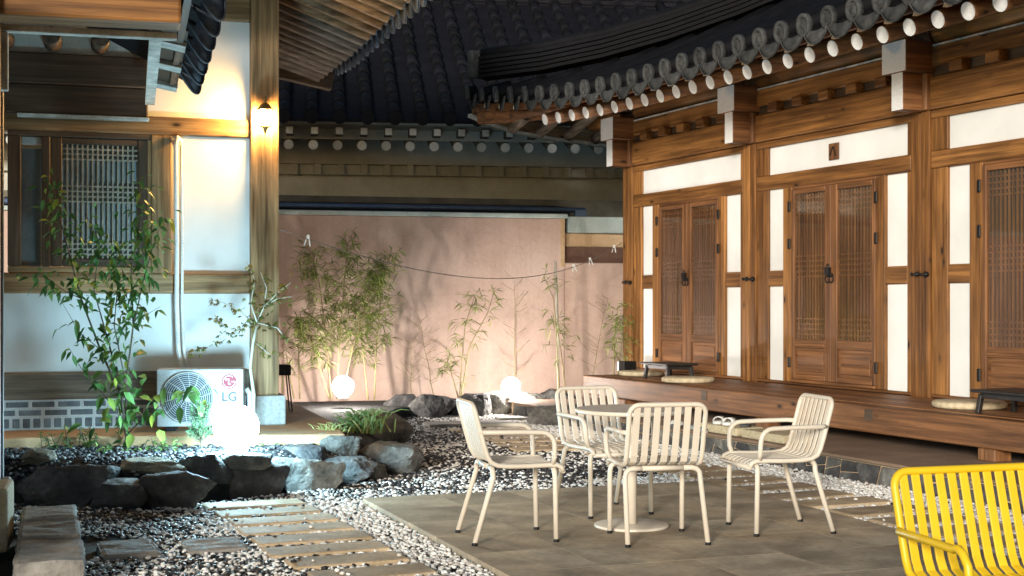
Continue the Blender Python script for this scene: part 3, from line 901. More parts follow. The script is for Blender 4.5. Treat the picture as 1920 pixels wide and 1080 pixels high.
BX('trim', -0.03, 0.02, 0.34, 0.42, 2.66, 2.999, 'old_white', NW, 0.004)
BX('side_sun_blocker', -0.62, -0.50, -2.2, 0.30, 0.05, 3.30, 'plaster', NW, 0)  # unseen wall added to keep the sun off the left facade and bed
m = MB().prism([(-4.5, 0.05), (-0.50, 0.05), (-0.50, 3.98), (-1.5, 4.55), (-3.4, 5.85), (-4.5, 5.85)], 0.301, 0.40)
m.v = [(a, c, b) for a, b, c in m.v]
m.build('end_sun_blocker', 'plaster', NW)  # added out of view, raised to the roof to stop sun reaching the facade
BX('floor_edge', -4.5, -0.44, -2.2, 0.34, 0.0, 0.049, 'granite', NW, 0.01)
nroof = empty('roof')
nroof.parent = NW
MB().sheet([[(0.84, y, 3.105), (1.05, y, 3.065)] for y in (0.41, 1.0, 2.75)], 0.02, (0, 0, 1)).build('soffit_board', 'dark_wood_x', nroof)
for yb in (0.85, 1.68, 2.60):
    MB().bar((0.85, yb, 3.085), (1.05, yb, 3.045), 0.22, 0.03).build('soffit_batten', 'old_white', nroof)
MB().bar((0.86, 0.42, 3.075), (0.86, 3.6, 3.075), 0.075, 0.05).build('soffit_batten', 'old_white', nroof)
MB().sheet([[(1.10, y, 3.13), (0.2, y, 3.60), (-1.5, y, 4.6), (-3.4, y, 5.9)] for y in (-6.5, -3.5, -1.0, 0.6, 2.75)], 0.10, (0, 0, 1)).build('roof_deck', 'roof_tile', nroof)
MB().sheet([[(1.03, y, 3.05), (1.05, y, 3.14)] for y in (-1.0, 0.4, 2.75)], 0.04, (-1, 0, 0)).build('fascia', 'dark_wood_y', nroof)
y = -0.62
APN = apron_mesh('eave_tile_blue', 0.10, 0.21, 1.0)
while y < 2.4:
    put('apron_tile', APN, nroof, (1.10, y + 0.21, 3.24), (0.15, -0.38, PI / 2 - 1.15))
    MB().tube([(1.11, y, 3.24), (0.2, y, 3.75), (-1.0, y, 4.4)], 0.075, 8).build('cover_tile', 'roof_tile', nroof, True)
    y += 0.47
wf = empty('wooden_step', (-2.72, 6.75, 0), NA)
tag(wf, 'reddish plank step at the foot of the granite porch plinth', 'step')
for i in range(3):
    BX('plank', -0.6, 0.055, -0.45 + i * 0.30, -0.16 + i * 0.30, 0.06, 0.13, 'pine_x', wf, 0.006)
BX('bearer', -0.55, 0.03, -0.4, 0.4, -0.02, 0.059, 'dark_wood_x', wf, 0.006)

# ================================================================== GARDEN WALL
GA = R(13.2)
GW = empty('garden_wall', (-2.99, 17.8, 0), GA)
tag(GW, 'pink plastered courtyard wall with pale mint coping behind the bamboo', 'wall')
BX('wall_face', -5.0, 3.80, 0.0, 0.25, -0.02, 2.55, 'pink_plaster', GW, 0.01)
BX('coping', -5.0, 3.84, -0.03, 0.28, 2.551, 2.61, 'mint_coping', GW, 0.01)
BX('wall_face', 3.801, 9.0, 0.004, 0.25, -0.02, 1.955, 'pink_plaster', GW, 0.01)
BX('ledge', 3.801, 9.0, 0.08, 0.24, 1.956, 2.17, 'brown_ledge', GW, 0.005)
BX('upper_band', 3.801, 9.0, 0.10, 0.25, 2.171, 2.36, 'tan_plaster', GW, 0.01)
BX('coping', 3.85, 9.0, 0.02, 0.28, 2.361, 2.58, 'mint_coping', GW, 0.01)
BX('edge_strip', 3.74, 3.80, -0.012, -0.0005, 1.9, 2.55, 'tan_plaster', GW, 0.003)

# ================================================================== NEIGHBOURING HOUSE
BA = R(8)
NB = empty('neighbour_house', (0.0, 21.0, 0), BA)
tag(NB, 'dim tiled house behind the pink wall with pale painted rafter ends', 'house')
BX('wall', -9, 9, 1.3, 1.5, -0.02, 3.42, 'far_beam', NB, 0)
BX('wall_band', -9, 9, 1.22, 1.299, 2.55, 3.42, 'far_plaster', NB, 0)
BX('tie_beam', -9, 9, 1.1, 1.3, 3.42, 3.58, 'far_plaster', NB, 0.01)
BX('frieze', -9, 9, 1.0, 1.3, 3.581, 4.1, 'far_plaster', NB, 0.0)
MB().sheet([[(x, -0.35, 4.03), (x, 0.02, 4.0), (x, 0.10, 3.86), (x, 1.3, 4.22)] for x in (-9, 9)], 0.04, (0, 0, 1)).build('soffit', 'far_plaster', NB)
nbr = empty('roof')
nbr.parent = NB
FR = MB().box(-0.055, 0.055, 0, 0.27, -0.055, 0.055).mesh('flying_rafter', 'far_beam')
FE = MB().box(-0.05, 0.05, -0.006, -0.0005, -0.05, 0.05).mesh('painted_end', 'far_end_paint')
RR = MB().tube([(0, 0, 0), (0, 1.1, 0.33)], 0.075, 12).mesh('rafter', 'far_beam', True)
RE = MB().tube([(0, -0.00048, -0.00014), (0, -0.0058, -0.0017)], 0.072, 16).mesh('painted_end', 'far_end_paint')
BE = MB().box(-0.055, 0.055, -0.03, 0.08, -0.085, 0.085).mesh('beam_end', 'far_plaster')
x = -8.0
while x < 6.0:
    o = put('flying_rafter', FR, NB, (x, -0.32, 3.935))
    put('painted_end', FE, o)
    o = put('rafter', RR, NB, (x - 0.02, 0.03, 3.765))
    put('painted_end', RE, o)
    put('beam_end', BE, NB, (x + 0.05, 1.07, 3.50), bev=0.008)
    x += 0.36
def nz(y):
    w = y + 0.62
    return 4.10 + 0.50 * w + 0.012 * w * w
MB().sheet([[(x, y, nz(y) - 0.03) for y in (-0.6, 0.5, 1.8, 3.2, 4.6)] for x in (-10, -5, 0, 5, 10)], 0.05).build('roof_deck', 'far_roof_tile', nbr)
def far_col(x, n):
    for k in range(n):
        pass
sk_ = -0.26                     # tile rows lean a little across the slope
SEG = MB().tube([(0, 0, 0), (sk_ * 0.5 * 0.0, 0.44, 0.225)], [0.098, 0.082], 8).mesh('cover_tile', 'far_roof_tile', True)
FD = MB().tube([(0, 0.01, 0), (0, -0.03, 0)], 0.10, 12).mesh('end_disc', 'far_roof_tile', True)
x = -8.6
cnt = 0
while x < 7.0:
    inview = -4.5 < x < 3.2
    if inview:
        y = -0.62
        while y < 4.5:
            put('cover_tile', SEG, nbr, (x, y, nz(y) + 0.02), (random.uniform(-.02, .02), 0, random.uniform(-.02, .02)))
            cnt += 1
            y += 0.415
    else:
        MB().tube([(x, yy, nz(yy) + 0.02) for yy in (-0.62, 1, 3, 4.5)], 0.09, 8).build('cover_tile', 'far_roof_tile', nbr, True)
    put('end_disc', FD, nbr, (x, -0.64, nz(-0.64) + 0.0))
    x += 0.40
rg = empty('ridge')
rg.parent = nbr
BX('ridge_course', -9, 9, 4.4, 4.75, 6.75, 6.92, 'far_roof_tile', rg, 0.02)
BX('ridge_course', -9, 9, 4.42, 4.73, 6.925, 7.02, 'far_roof_tile', rg, 0.02)
BX('ridge_course', -9, 9, 4.45, 4.70, 7.025, 7.12, 'far_roof_tile', rg, 0.02)
# low metal lean-to roof between wall and house
LT = empty('lean_to_roof', (-2.99, 18.35, 0), GA)
tag(LT, 'low dark metal lean-to roof with blue gutter just above the pink wall', 'roof')
MB().sheet([[(x, 0.0, 2.72), (x, 1.4, 2.86)] for x in (-4, 4.05)], 0.04).build('roof_sheet', 'navy_metal', LT)
BX('fascia', -4, 3.9, 0.02, 0.06, 2.56, 2.678, 'navy_metal', LT, 0.004)
MB().tube([(-4, -0.05, 2.70), (4.1, -0.05, 2.70)], 0.035, 8).build('gutter', 'blue_gutter', LT, True)
BX('gutter_outlet', 3.95, 4.12, -0.10, -0.02, 2.60, 2.70, 'blue_gutter', LT, 0.01)
MB().sheet([[(x, 1.42, 2.30), (x, 1.42, 2.95)] for x in (-4, 6)], 0.05, (0, 1, 0)).build('back_board', 'far_beam', LT)

def rough_block(name, x0, x1, y0, y1, z0, z1, mat, parent, seed):
    """split stone block: cut fine, then ridged along its length and chipped at the edges"""
    c = Vector(((x0 + x1) / 2, (y0 + y1) / 2, (z0 + z1) / 2))
    nx_, ny_, nz_ = 16, max(8, int((y1 - y0) / 0.022)), 5
    bm = bmesh.new()
    bmesh.ops.create_cube(bm, size=1)
    bmesh.ops.subdivide_edges(bm, edges=bm.edges[:], cuts=13, use_grid_fill=True)
    for v in bm.verts:
        p = Vector((v.co.x * (x1 - x0), v.co.y * (y1 - y0), v.co.z * (z1 - z0)))
        q = p + Vector((seed * 2.3, seed * 1.1, 0))
        n = mnoise.noise(Vector((q.x * 5, q.y * 26, q.z * 26))) * 0.010 + mnoise.noise(q * 9) * 0.008
        out = Vector((v.co.x, v.co.y, v.co.z))
        m_ = max(abs(out.x), abs(out.y), abs(out.z))
        d = Vector([a if abs(a) > m_ - 1e-4 else 0 for a in out])
        corner = sum(1 for a in d if a) - 1
        v.co = p + d.normalized() * (n - corner * (0.006 + 0.010 * abs(mnoise.noise(q * 14))))
    me = bpy.data.meshes.new(name)
    bm.to_mesh(me)
    bm.free()
    me.materials.append(MATS[mat])
    return put(name, me, parent, c)

# ================================================================== PATHS
def plank_path(name, start, ang, n, pitch, length, depth, mat, z=0.032):
    p = empty(name, (start[0], start[1], 0), ang)
    tag(p, kind='structure')
    for i in range(n):
        dx, dl = random.uniform(-.02, .02), random.uniform(-.03, .03)
        o = BX('slab', -length / 2 - dl + dx, length / 2 + dx, -depth / 2, depth / 2, -0.03, z + random.uniform(-.004, .004), mat, p, 0.012)
        o.location.y = -i * pitch
        o.rotation_euler.z = random.uniform(-.015, .015)
    return p
LP = G(480, 952)
path1 = plank_path('garden_path', (LP[0], LP[1]), R(23), 9, 0.375, 0.66, 0.27, 'plank_stone')
RPX = Vector((1.36, 11.95))
path2 = plank_path('house_path', (RPX.x - 0.36, RPX.y + 0.83), R(23), 13, 0.42, 0.66, 0.29, 'plank_stone')
path3 = plank_path('back_path', (-0.22, 15.25), R(18), 6, 0.42, 0.82, 0.30, 'plank_stone')
GS = [((240, 1037), 0.31, 0.55), ((400, 1029), 0.34, 0.42)]
for (px, py), w, d in GS:
    x, y = G(px, py)
    ss = rough_block('stepping_stone', x - w / 2, x + w / 2, y - d / 2, y + d / 2, -0.03, 0.035, 'grey_slab', None, px * 0.1)
    ss.rotation_euler.z = R(21)
    tag(ss,
        'weathered grey stepping stone ' + ('beside the long stacked step' if px < 300 else 'between the plank path and the other stepping stone'), 'stepping stone', 'stepping stones in the gravel')
for (px, py), w, d, lab in (((880, 800), 1.0, 0.45, 'flat grey flagstone in front of the dark back rocks'), ((985, 789), 0.7, 0.35, 'flat grey flagstone beside the round edged mounting stone')):
    x, y = G(px, py)
    o = BX('flagstone', -w / 2, w / 2, -d / 2, d / 2, -0.02, 0.05, 'grey_slab', None, 0.02)
    o.location = (x, y, 0.015)
    o.rotation_euler.z = R(12)
    tag(o, lab, 'flagstone')
# long stepped stone by the porch
st = empty('stone_step', (-2.53, 7.62, 0), R(18))
tag(st, 'long weathered stone step with rough split top beside the porch post', 'step')
for i, (y0, y1, z1) in enumerate(((-0.95, -0.30, 0.17), (-0.29, 0.22, 0.19), (0.23, 0.75, 0.205))):
    rough_block('block', -0.17, 0.16 - 0.012 * i, y0, y1, -0.02, z1, 'grey_slab', st, i + 3.0)

# ================================================================== SCATTERS
ICO_V = []
t_ = (1 + 5 ** .5) / 2
for a, b in ((-1, t_), (1, t_), (-1, -t_), (1, -t_)):
    ICO_V.append((a, b, 0))
for a, b in ((-1, t_), (1, t_), (-1, -t_), (1, -t_)):
    ICO_V.append((0, a, b))
for a, b in ((t_, -1), (t_, 1), (-t_, -1), (-t_, 1)):
    ICO_V.append((a, 0, b))
ICO_V = np.array(ICO_V) / math.hypot(1, t_)
ICO_F = np.array([(0, 11, 5), (0, 5, 1), (0, 1, 7), (0, 7, 10), (0, 10, 11), (1, 5, 9), (5, 11, 4), (11, 10, 2), (10, 7, 6), (7, 1, 8),
                  (3, 9, 4), (3, 4, 2), (3, 2, 6), (3, 6, 8), (3, 8, 9), (4, 9, 5), (2, 4, 11), (6, 2, 10), (8, 6, 7), (9, 8, 1)])
def raw_mesh(name, verts, faces, mat, tone, smooth=True):
    """verts (n,3), faces (m,k), tone per vertex"""
    me = bpy.data.meshes.new(name)
    me.vertices.add(len(verts))
    me.vertices.foreach_set('co', np.ascontiguousarray(verts, dtype=np.float32).ravel())
    k = faces.shape[1]
    me.loops.add(faces.size)
    me.loops.foreach_set('vertex_index', np.ascontiguousarray(faces, dtype=np.int32).ravel())
    me.polygons.add(len(faces))
    me.polygons.foreach_set('loop_start', np.arange(0, faces.size, k, dtype=np.int32))
    me.polygons.foreach_set('use_smooth', np.full(len(faces), smooth))
    at = me.attributes.new('tone', 'FLOAT', 'POINT')
    at.data.foreach_set('value', np.ascontiguousarray(tone, dtype=np.float32))
    me.materials.append(MATS[mat])
    me.update(calc_edges=True)
    me.validate()
    return me
def pebbles(name, pts, sizes, mat, label, flat=0.6, zlift=0.3):
    n = len(pts)
    a = RNG.uniform(0, 2 * PI, n)
    sx = sizes * RNG.uniform(0.8, 1.35, n)
    sy = sizes * RNG.uniform(0.65, 1.0, n)
    sz = sizes * flat * RNG.uniform(0.75, 1.2, n)
    jit = RNG.uniform(0.8, 1.15, (n, 12, 1))
    v = ICO_V[None] * jit
    v = v * np.stack([sx, sy, sz], 1)[:, None]
    tilt = RNG.normal(0, 0.3, n)
    x, y, z = v[..., 0], v[..., 1], v[..., 2]
    y, z = y * np.cos(tilt)[:, None] - z * np.sin(tilt)[:, None], y * np.sin(tilt)[:, None] + z * np.cos(tilt)[:, None]
    x, y = x * np.cos(a)[:, None] - y * np.sin(a)[:, None], x * np.sin(a)[:, None] + y * np.cos(a)[:, None]
    v = np.stack([x, y, z], -1) + pts[:, None]
    v[..., 2] += (sizes * zlift)[:, None]
    fcs = (ICO_F[None] + (np.arange(n) * 12)[:, None, None]).reshape(-1, 3)
    tone = np.repeat(RNG.uniform(0, 1, n), 12)
    o = put(name, raw_mesh(name, v.reshape(-1, 3), fcs, mat, tone))
    tag(o, label, 'gravel', kind='stuff')
    return o
def in_poly(x, y, poly):
    inside = np.zeros(len(x), bool)
    n = len(poly)
    for i in range(n):
        x1, y1 = poly[i]
        x2, y2 = poly[(i + 1) % n]
        c = ((y1 > y) != (y2 > y)) & (x < (x2 - x1) * (y - y1) / (y2 - y1 + 1e-12) + x1)
        inside ^= c
    return inside

s0 = rw(-5.5, -1.86)
s1 = rw(5.2, -1.86)
YARD = [(-3.9, 9.75), (-2.5, 9.40), (-1.9, 9.95), (-1.2, 10.7), (-0.85, 11.5), (-1.0, 13.0), (-1.35, 14.5), (-1.4, 17.0), (0.2, 17.5), (s0.x, s0.y), (s1.x, s1.y), (-0.2, 6.2), (-2.4, 6.6), (-2.2, 8.3), (-3.9, 8.6)]
NPEB = 62000
bx = RNG.uniform(-3.9, 4.2, NPEB * 3)
by = RNG.uniform(6.2, 18.6, NPEB * 3)
ok = in_poly(bx, by, YARD)
# patio frame coordinates
qx = (bx - PATIO_C.x) * pu.x + (by - PATIO_C.y) * pu.y
qy = (bx - PATIO_C.x) * pv.x + (by - PATIO_C.y) * pv.y      # >0 towards camera
ok &= ~((qx > -0.01) & (qx < PW_ + 0.01) & (qy > -0.01) & (qy < PL_))
def in_path(p, n, pitch, L, D):
    a = p.rotation_euler.z
    lx = (bx - p.location.x) * math.cos(a) + (by - p.location.y) * math.sin(a)
    ly = -(bx - p.location.x) * math.sin(a) + (by - p.location.y) * math.cos(a)
    k = np.round(-ly / pitch)
    return (np.abs(lx) < L / 2 - 0.02) & (np.abs(-ly - k * pitch) < D / 2 - 0.015) & (k >= 0) & (k < n), (np.abs(lx) < L / 2 + 0.25) & (-ly > -0.3) & (-ly < n * pitch), lx
on1, near1, l1 = in_path(path1, 9, 0.375, 0.66, 0.27)
on2, near2, l2 = in_path(path2, 13, 0.42, 0.66, 0.29)
on3, near3, l3 = in_path(path3, 6, 0.42, 0.82, 0.30)
on2 |= on3
stray = RNG.uniform(0, 1, len(bx)) < 0.010
ok &= ~((on1 | on2) & ~stray)
keep_far = np.clip(1.25 - (by - 8.0) * 0.06, 0.55, 1.0)
ok &= RNG.uniform(0, 1, len(bx)) < keep_far
bx, by, qx, qy, near1, near2, stray, on1, on2 = (a[ok] for a in (bx, by, qx, qy, near1, near2, stray, on1, on2))
if len(bx) > NPEB:
    bx, by, qx, qy, near1, near2, on1, on2 = (a[:NPEB] for a in (bx, by, qx, qy, near1, near2, on1, on2))
patch = np.array([mnoise.noise((x * 1.6, y * 1.6, 3.3)) for x, y in zip(bx, by)])
pw = np.where(by > 11.0, 0.34, 0.45) + patch * 0.42
pw = np.where(near1, 0.72 + patch * 0.5, pw)
pw = np.where((qx > -0.42) & (qx <= 0) & (qy > -0.1), 0.965, pw)                 # white edging left of the patio
pw = np.where((qx > PW_ - 0.05) | ((qx > 1.9) & (qy > -0.6)), 0.985, pw)         # right of the patio
pw = np.where((qy < 0) & (qy > -0.35) & (qx > -0.5), np.maximum(pw, 0.72), pw)
white = RNG.uniform(0, 1, len(bx)) < pw
sz = RNG.uniform(0.0105, 0.020, len(bx)) * (1 + np.clip(by - 9.5, 0, 7) * 0.045)
zz = np.where(on1 | on2, 0.032, RNG.uniform(-0.004, 0.014, len(bx)))
P3 = np.stack([bx, by, zz], 1)
pebbles('white_gravel', P3[white], sz[white], 'pebble_white', 'white river pebbles spread over the courtyard')
pebbles('black_gravel', P3[~white], sz[~white] * 1.05, 'pebble_black', 'black pebbles mixed among the white ones')

# ---- raised planting beds
BED = [(-4.2, 9.9), (-2.5, 9.62), (-2.0, 10.12), (-1.3, 10.85), (-1.02, 11.5), (-1.10, 12.6), (-1.5, 13.2), (-2.2, 12.2), (-4.2, 11.6)]
def inset(poly, d):
    c = Vector((sum(p[0] for p in poly) / len(poly), sum(p[1] for p in poly) / len(poly)))
    return [tuple(Vector(p) + (c - Vector(p)).normalized() * d) for p in poly]
BIN = [(-4.2, 10.25), (-2.6, 10.05), (-2.15, 10.45), (-1.6, 11.0), (-1.3, 11.6), (-1.32, 12.5), (-1.6, 13.0), (-2.2, 12.2), (-4.2, 11.6)]
nb_ = len(BED)
bed = MB().add([(x, y, -0.02) for x, y in BED] + [(x, y, 0.10) for x, y in BED] + [(x, y, 0.27) for x, y in BIN],
    [tuple(range(2 * nb_, 3 * nb_)), tuple(reversed(range(nb_)))] + [(i + k * nb_, (i + 1) % nb_ + k * nb_, (i + 1) % nb_ + (k + 1) * nb_, i + (k + 1) * nb_) for k in (0, 1) for i in range(nb_)]).build('planting_bed', 'soil')
def bed_z(x, y):
    best = 9.0
    for (x1, y1), (x2, y2) in zip(BED[:6], BED[1:7]):
        d = Vector((x2 - x1, y2 - y1)); L = d.length
        t = max(0, min(1, ((x - x1) * d.x + (y - y1) * d.y) / (L * L)))
        best = min(best, math.hypot(x - x1 - d.x * t, y - y1 - d.y * t))
    return 0.10 + 0.17 * min(1, best / 0.36)
tag(bed, kind='structure')
BED2 = [(-1.6, 17.2), (-0.8, 17.3), (0.0, 17.55), (0.75, 18.2), (2.0, 18.9), (-4.5, 17.5), (-1.7, 13.9)]
bed2 = MB().prism([(-1.62, 14.2), (-1.35, 16.9), (-0.8, 17.25), (0.0, 17.5), (0.72, 18.15), (0.9, 18.75), (-3.2, 17.8), (-3.0, 15.0)], -0.021, 0.14).build('planting_bed', 'soil', bev=0.03)
tag(bed2, kind='structure')
n = 5200
bx = RNG.uniform(-4.0, -1.0, n * 2); by = RNG.uniform(9.7, 13.0, n * 2)
ok = in_poly(bx, by, BED)
bx, by = bx[ok][:n], by[ok][:n]
pebbles('bed_gravel', np.stack([bx, by, np.array([bed_z(a_, b_) for a_, b_ in zip(bx, by)]) + RNG.uniform(-0.004, 0.010, len(bx))], 1), RNG.uniform(0.012, 0.024, len(bx)), 'bed_pebble', 'dark gravel mulch on the raised bed around the globe lamp')

# ================================================================== ROCKS
def rock_mesh(seed, sx, sy, sz, mat):
    rnd = random.Random(seed)
    bm = bmesh.new()
    bmesh.ops.create_icosphere(bm, subdivisions=4, radius=1)
    planes = []
    for k in range(13):
        d = Vector((rnd.gauss(0, 1), rnd.gauss(0, 1), rnd.gauss(0, 0.8))).normalized()
        planes.append((d, rnd.uniform(0.62, 0.95)))
    planes.append((Vector((rnd.uniform(-.2, .2), rnd.uniform(-.2, .2), 1)).normalized(), rnd.uniform(0.6, 0.8)))
    planes.append((Vector((rnd.uniform(-.3, .3), -1, rnd.uniform(0, .5))).normalized(), rnd.uniform(0.6, 0.8)))
    off = Vector((seed * 3.1, seed * 1.7, 0))
    for v in bm.verts:
        d = v.co.normalized()
        r = 1.25
        for nrm, dd in planes:
            c = nrm.dot(d)
            if c > 0.05:
                r = min(r, dd / c)
        r *= 1 + 0.09 * mnoise.noise(d * 2.2 + off) + 0.05 * mnoise.noise(d * 5.0 + off) + 0.03 * abs(mnoise.noise(d * 11.0 + off))
        v.co = Vector((d.x * r * sx, d.y * r * sy, d.z * r * sz))
    zmin = min(v.co.z for v in bm.verts)
    me = bpy.data.meshes.new('rock')
    bm.to_mesh(me)
    bm.free()
    me.materials.append(MATS[mat])
    return me, zmin
ROCKS = [  # photo box (x0, x1, ytop, ybase), height of its base, depth factor, material, label
    (50, 215, 872, 948, 0, 0.45, 'rock_dark', 'broad dark slab rock next to the porch plinth end of the bed'),
    (228, 338, 862, 893, 0.18, 0.5, 'rock_tan', 'flat pale topped rock lying above the front edging rocks'),
    (180, 276, 903, 958, 0, 0.6, 'rock_dark', 'squat dark rock with a pale ridged top beside the stone step'),
    (262, 386, 886, 957, 0, 0.5, 'rock_dark', 'wide dark rock with a brown shoulder in front of the leafy shrub'),
    (352, 442, 852, 935, 0, 0.7, 'rock_dark', 'tall dark rock standing right under the feathery conifer'),
    (418, 526, 874, 934, 0, 0.5, 'rock_dark', 'blocky dark rock below the large globe lamp'),
    (418, 508, 851, 882, 0.2, 0.5, 'rock_light', 'flat rock brightly lit directly in front of the large globe lamp'),
    (520, 620, 857, 922, 0, 0.6, 'rock_light', 'pointed rock with one white lit face in the front edging'),
    (598, 694, 858, 908, 0, 0.6, 'rock_dark', 'low brown rock between the pointed rock and the small tan one'),
    (668, 722, 864, 899, 0, 0.8, 'rock_tan', 'small tan rock at the foot of the grey corner boulder'),
    (672, 762, 830, 890, 0, 0.8, 'rock_light', 'grey corner boulder with a flat slanting top'),
    (698, 757, 776, 838, 0.05, 0.9, 'rock_light', 'upright grey boulder beside the clump of strappy grass'),
    (528, 604, 836, 872, 0.15, 0.6, 'rock_dark', 'dark low rock on the bed behind the pointed rock'),
    (590, 668, 815, 852, 0.2, 0.7, 'rock_light', 'half buried grey rock under the grass clump'),
    (726, 780, 741, 782, 0, 0.9, 'rock_dark', 'dark rock next to the grass clump where the back row starts'),
    (776, 848, 741, 786, 0, 0.7, 'rock_dark', 'large dark rounded rock in front of the bare twigs'),
    (862, 916, 740, 783, 0, 0.8, 'rock_dark', 'dark rock leaning against the pale squarish boulder'),
    (908, 962, 732, 780, 0, 0.9, 'rock_light', 'pale squarish boulder beside the globe lamp at the wall'),
    (956, 1018, 736, 776, 0, 0.7, 'rock_light', 'rock with a brightly lit top just past the wall globe lamp'),
    (1008, 1064, 731, 768, 0, 0.7, 'rock_dark', 'dark rock at the veranda end of the back row'),
    (54, 98, 850, 870, 0.26, 0.9, 'rock_tan', 'small rounded beige boulder lying on the bed by the porch'),
]
for i, (x0, x1, yt, yb, zb, df, mat, lab) in enumerate(ROCKS):
    gx, gy = G((x0 + x1) / 2, yb, zb)
    ppm = F / gy
    w = (x1 - x0) / ppm
    d = max(0.18, w * df)
    gy += d * 0.35
    ppm = F / gy
    h = CAM_H - (yt - 3 - 567) / ppm - zb
    h = max(h, 0.1)
    me, zm = rock_mesh(i + 11, w * 0.66, d * 0.66, h * 0.70, mat)
    top = max(v.co.z for v in me.vertices)
    o = put('garden_rock', me, None, ((((x0 + x1) / 2 - 960) / ppm), gy, zb + h - top))
    o.rotation_euler.z = 0
    tag(o, lab, 'rock', 'rocks edging the planting beds')
# round edged mounting stone
ms = G(1042, 800)
me, zm = rock_mesh(91, 0.42, 0.26, 0.17, 'rock_light')
o = put('mounting_stone', me, None, (ms[0] + 0.05, ms[1] + 0.2, 0.09))
tag(o, 'big flat topped mounting stone standing in front of the veranda end', 'stone')

# ================================================================== LAMPS
def globe(name, loc, r, mat, label):
    t = empty(name, loc)
    MB().lathe([(r * math.sin(PI * k / 24), -r * math.cos(PI * k / 24)) for k in range(1, 24)], 40, (0, 0, r + 0.02)).build('globe', mat, t, True)
    MB().lathe([(0.5 * r, 0), (0.52 * r, 0.01), (0.45 * r, 0.05)], 20).build('base', 'white_plastic', t, True)
    if mat == 'globe_warm':
        MB().lathe([(0.028 * math.sin(PI * k / 10), -0.028 * math.cos(PI * k / 10)) for k in range(1, 10)], 16, (0, 0, r + 0.03)).build('bulb', 'bulb_warm', t, True)
    return tag(t, label, 'lamp', 'glowing globe garden lamps')
gy = 10.36
ppm = F / gy
globe('globe_lamp', ((443 - 960) / ppm, gy, CAM_H - (846 - 567) / ppm - 0.01), 42.5 / ppm, 'globe_cool', 'large cool white globe lamp in front of the air conditioner unit')
gy = 16.75
ppm = F / gy
globe('globe_lamp', ((643 - 960) / ppm, gy, CAM_H - (748 - 567) / ppm), 20 / ppm, 'globe_warm', 'small globe lamp glowing at the foot of the biggest bamboo clump')
gy = 17.35
ppm = F / gy
globe('globe_lamp', ((958 - 960) / ppm, gy, CAM_H - (745 - 567) / ppm), 17.5 / ppm, 'globe_warm', 'small globe lamp behind the pale squarish boulder at the wall')
# wall lantern
lt = empty('wall_lantern', lw(-0.012, -0.107, 2.86), LA)
lt.scale = (0.66, 0.66, 0.66)
tag(lt, 'lit carriage lantern with amber glow fixed to the weathered corner post', 'lantern')
cg = MB()
for k in range(6):
    a = PI / 6 + k * PI / 3
    cg.tube([(0.056 * math.cos(a), 0.056 * math.sin(a), 0.105), (0.099 * math.cos(a), 0.099 * math.sin(a), 0.317)], 0.0045, 5)
for r_, z_ in ((0.058, 0.112), (0.097, 0.308)):
    cg.tube([(r_ * math.cos(2 * PI * i / 18), r_ * math.sin(2 * PI * i / 18), z_) for i in range(18)], 0.005, 5, closed=True)
cg.build('cage', 'brass', lt, True)
MB().lathe([(0.045, 0.10), (0.055, 0.13), (0.088, 0.295), (0.07, 0.30)], 12, (0, 0, 0.008)).build('glass', 'lantern_glow', lt, True)
MB().lathe([(0.11, 0.315), (0.105, 0.33), (0.06, 0.385), (0.02, 0.41), (0.02, 0.44), (0.028, 0.455), (0.004, 0.50)], 12).build('cap', 'brass', lt, True)
MB().lathe([(0.07, 0.095), (0.065, 0.11), (0.03, 0.07), (0.018, 0.03), (0.004, 0.0)][::-1], 12).build('finial', 'brass', lt, True)
MB().tube([(0, 0.158, 0.22), (0, 0.13, 0.36), (0, 0.08, 0.44), (0, 0.0, 0.46)], 0.010, 8).box(-0.035, 0.035, 0.145, 0.159, 0.12, 0.36).build('bracket', 'brass', lt, True)

# ================================================================== AIR CONDITIONER
ac = empty('air_conditioner', lw(-0.58, -0.40, 0.36), LA - R(9))
tag(ac, 'white outdoor air conditioner unit with round fan grille and logo', 'air conditioner')
AW, AH, AD = 0.70, 0.475, 0.27
body = BX('casing', -AW / 2, AW / 2, 0.0, AD, 0.035, 0.035 + AH, 'ac_white', ac, 0.012)
for sx in (-0.24, 0.24):
    BX('foot', sx - 0.04, sx + 0.04, -0.01, AD + 0.01, 0.001, 0.0345, 'black_iron', ac, 0.004)
fc = Vector((-0.10, 0, 0.275))
m = MB().lathe([(0.001, 0), (0.205, 0), (0.205, 0.006), (0.001, 0.006)], 36)
m.v = [(fc.x + x, -0.0065 + z, fc.z + y) for x, y, z in m.v]
m.build('fan_recess', 'ac_dark', ac)
bl = MB()
for k in range(3):
    a0 = k * 2 * PI / 3 + 0.4
    pts = []
    for r_, da in ((0.05, 0), (0.19, 0.1), (0.19, 0.85), (0.05, 1.2)):
        pts.append((fc.x + r_ * math.cos(a0 + da), -0.0125, fc.z + r_ * math.sin(a0 + da)))
    bl.add(pts + [(x, y + 0.004, z) for x, y, z in pts], [(0, 1, 2, 3), (7, 6, 5, 4), (0, 4, 5, 1), (1, 5, 6, 2), (2, 6, 7, 3), (3, 7, 4, 0)])
bl.build('fan_blades', 'logo_grey', ac)
gr = MB()
for r_ in [0.045 + 0.0165 * i for i in range(10)] + [0.208]:
    n_ = 40
    gr.tube([(fc.x + r_ * math.cos(2 * PI * i / n_), -0.022, fc.z + r_ * math.sin(2 * PI * i / n_)) for i in range(n_)], 0.0028 if r_ < .2 else 0.007, 5, closed=True)
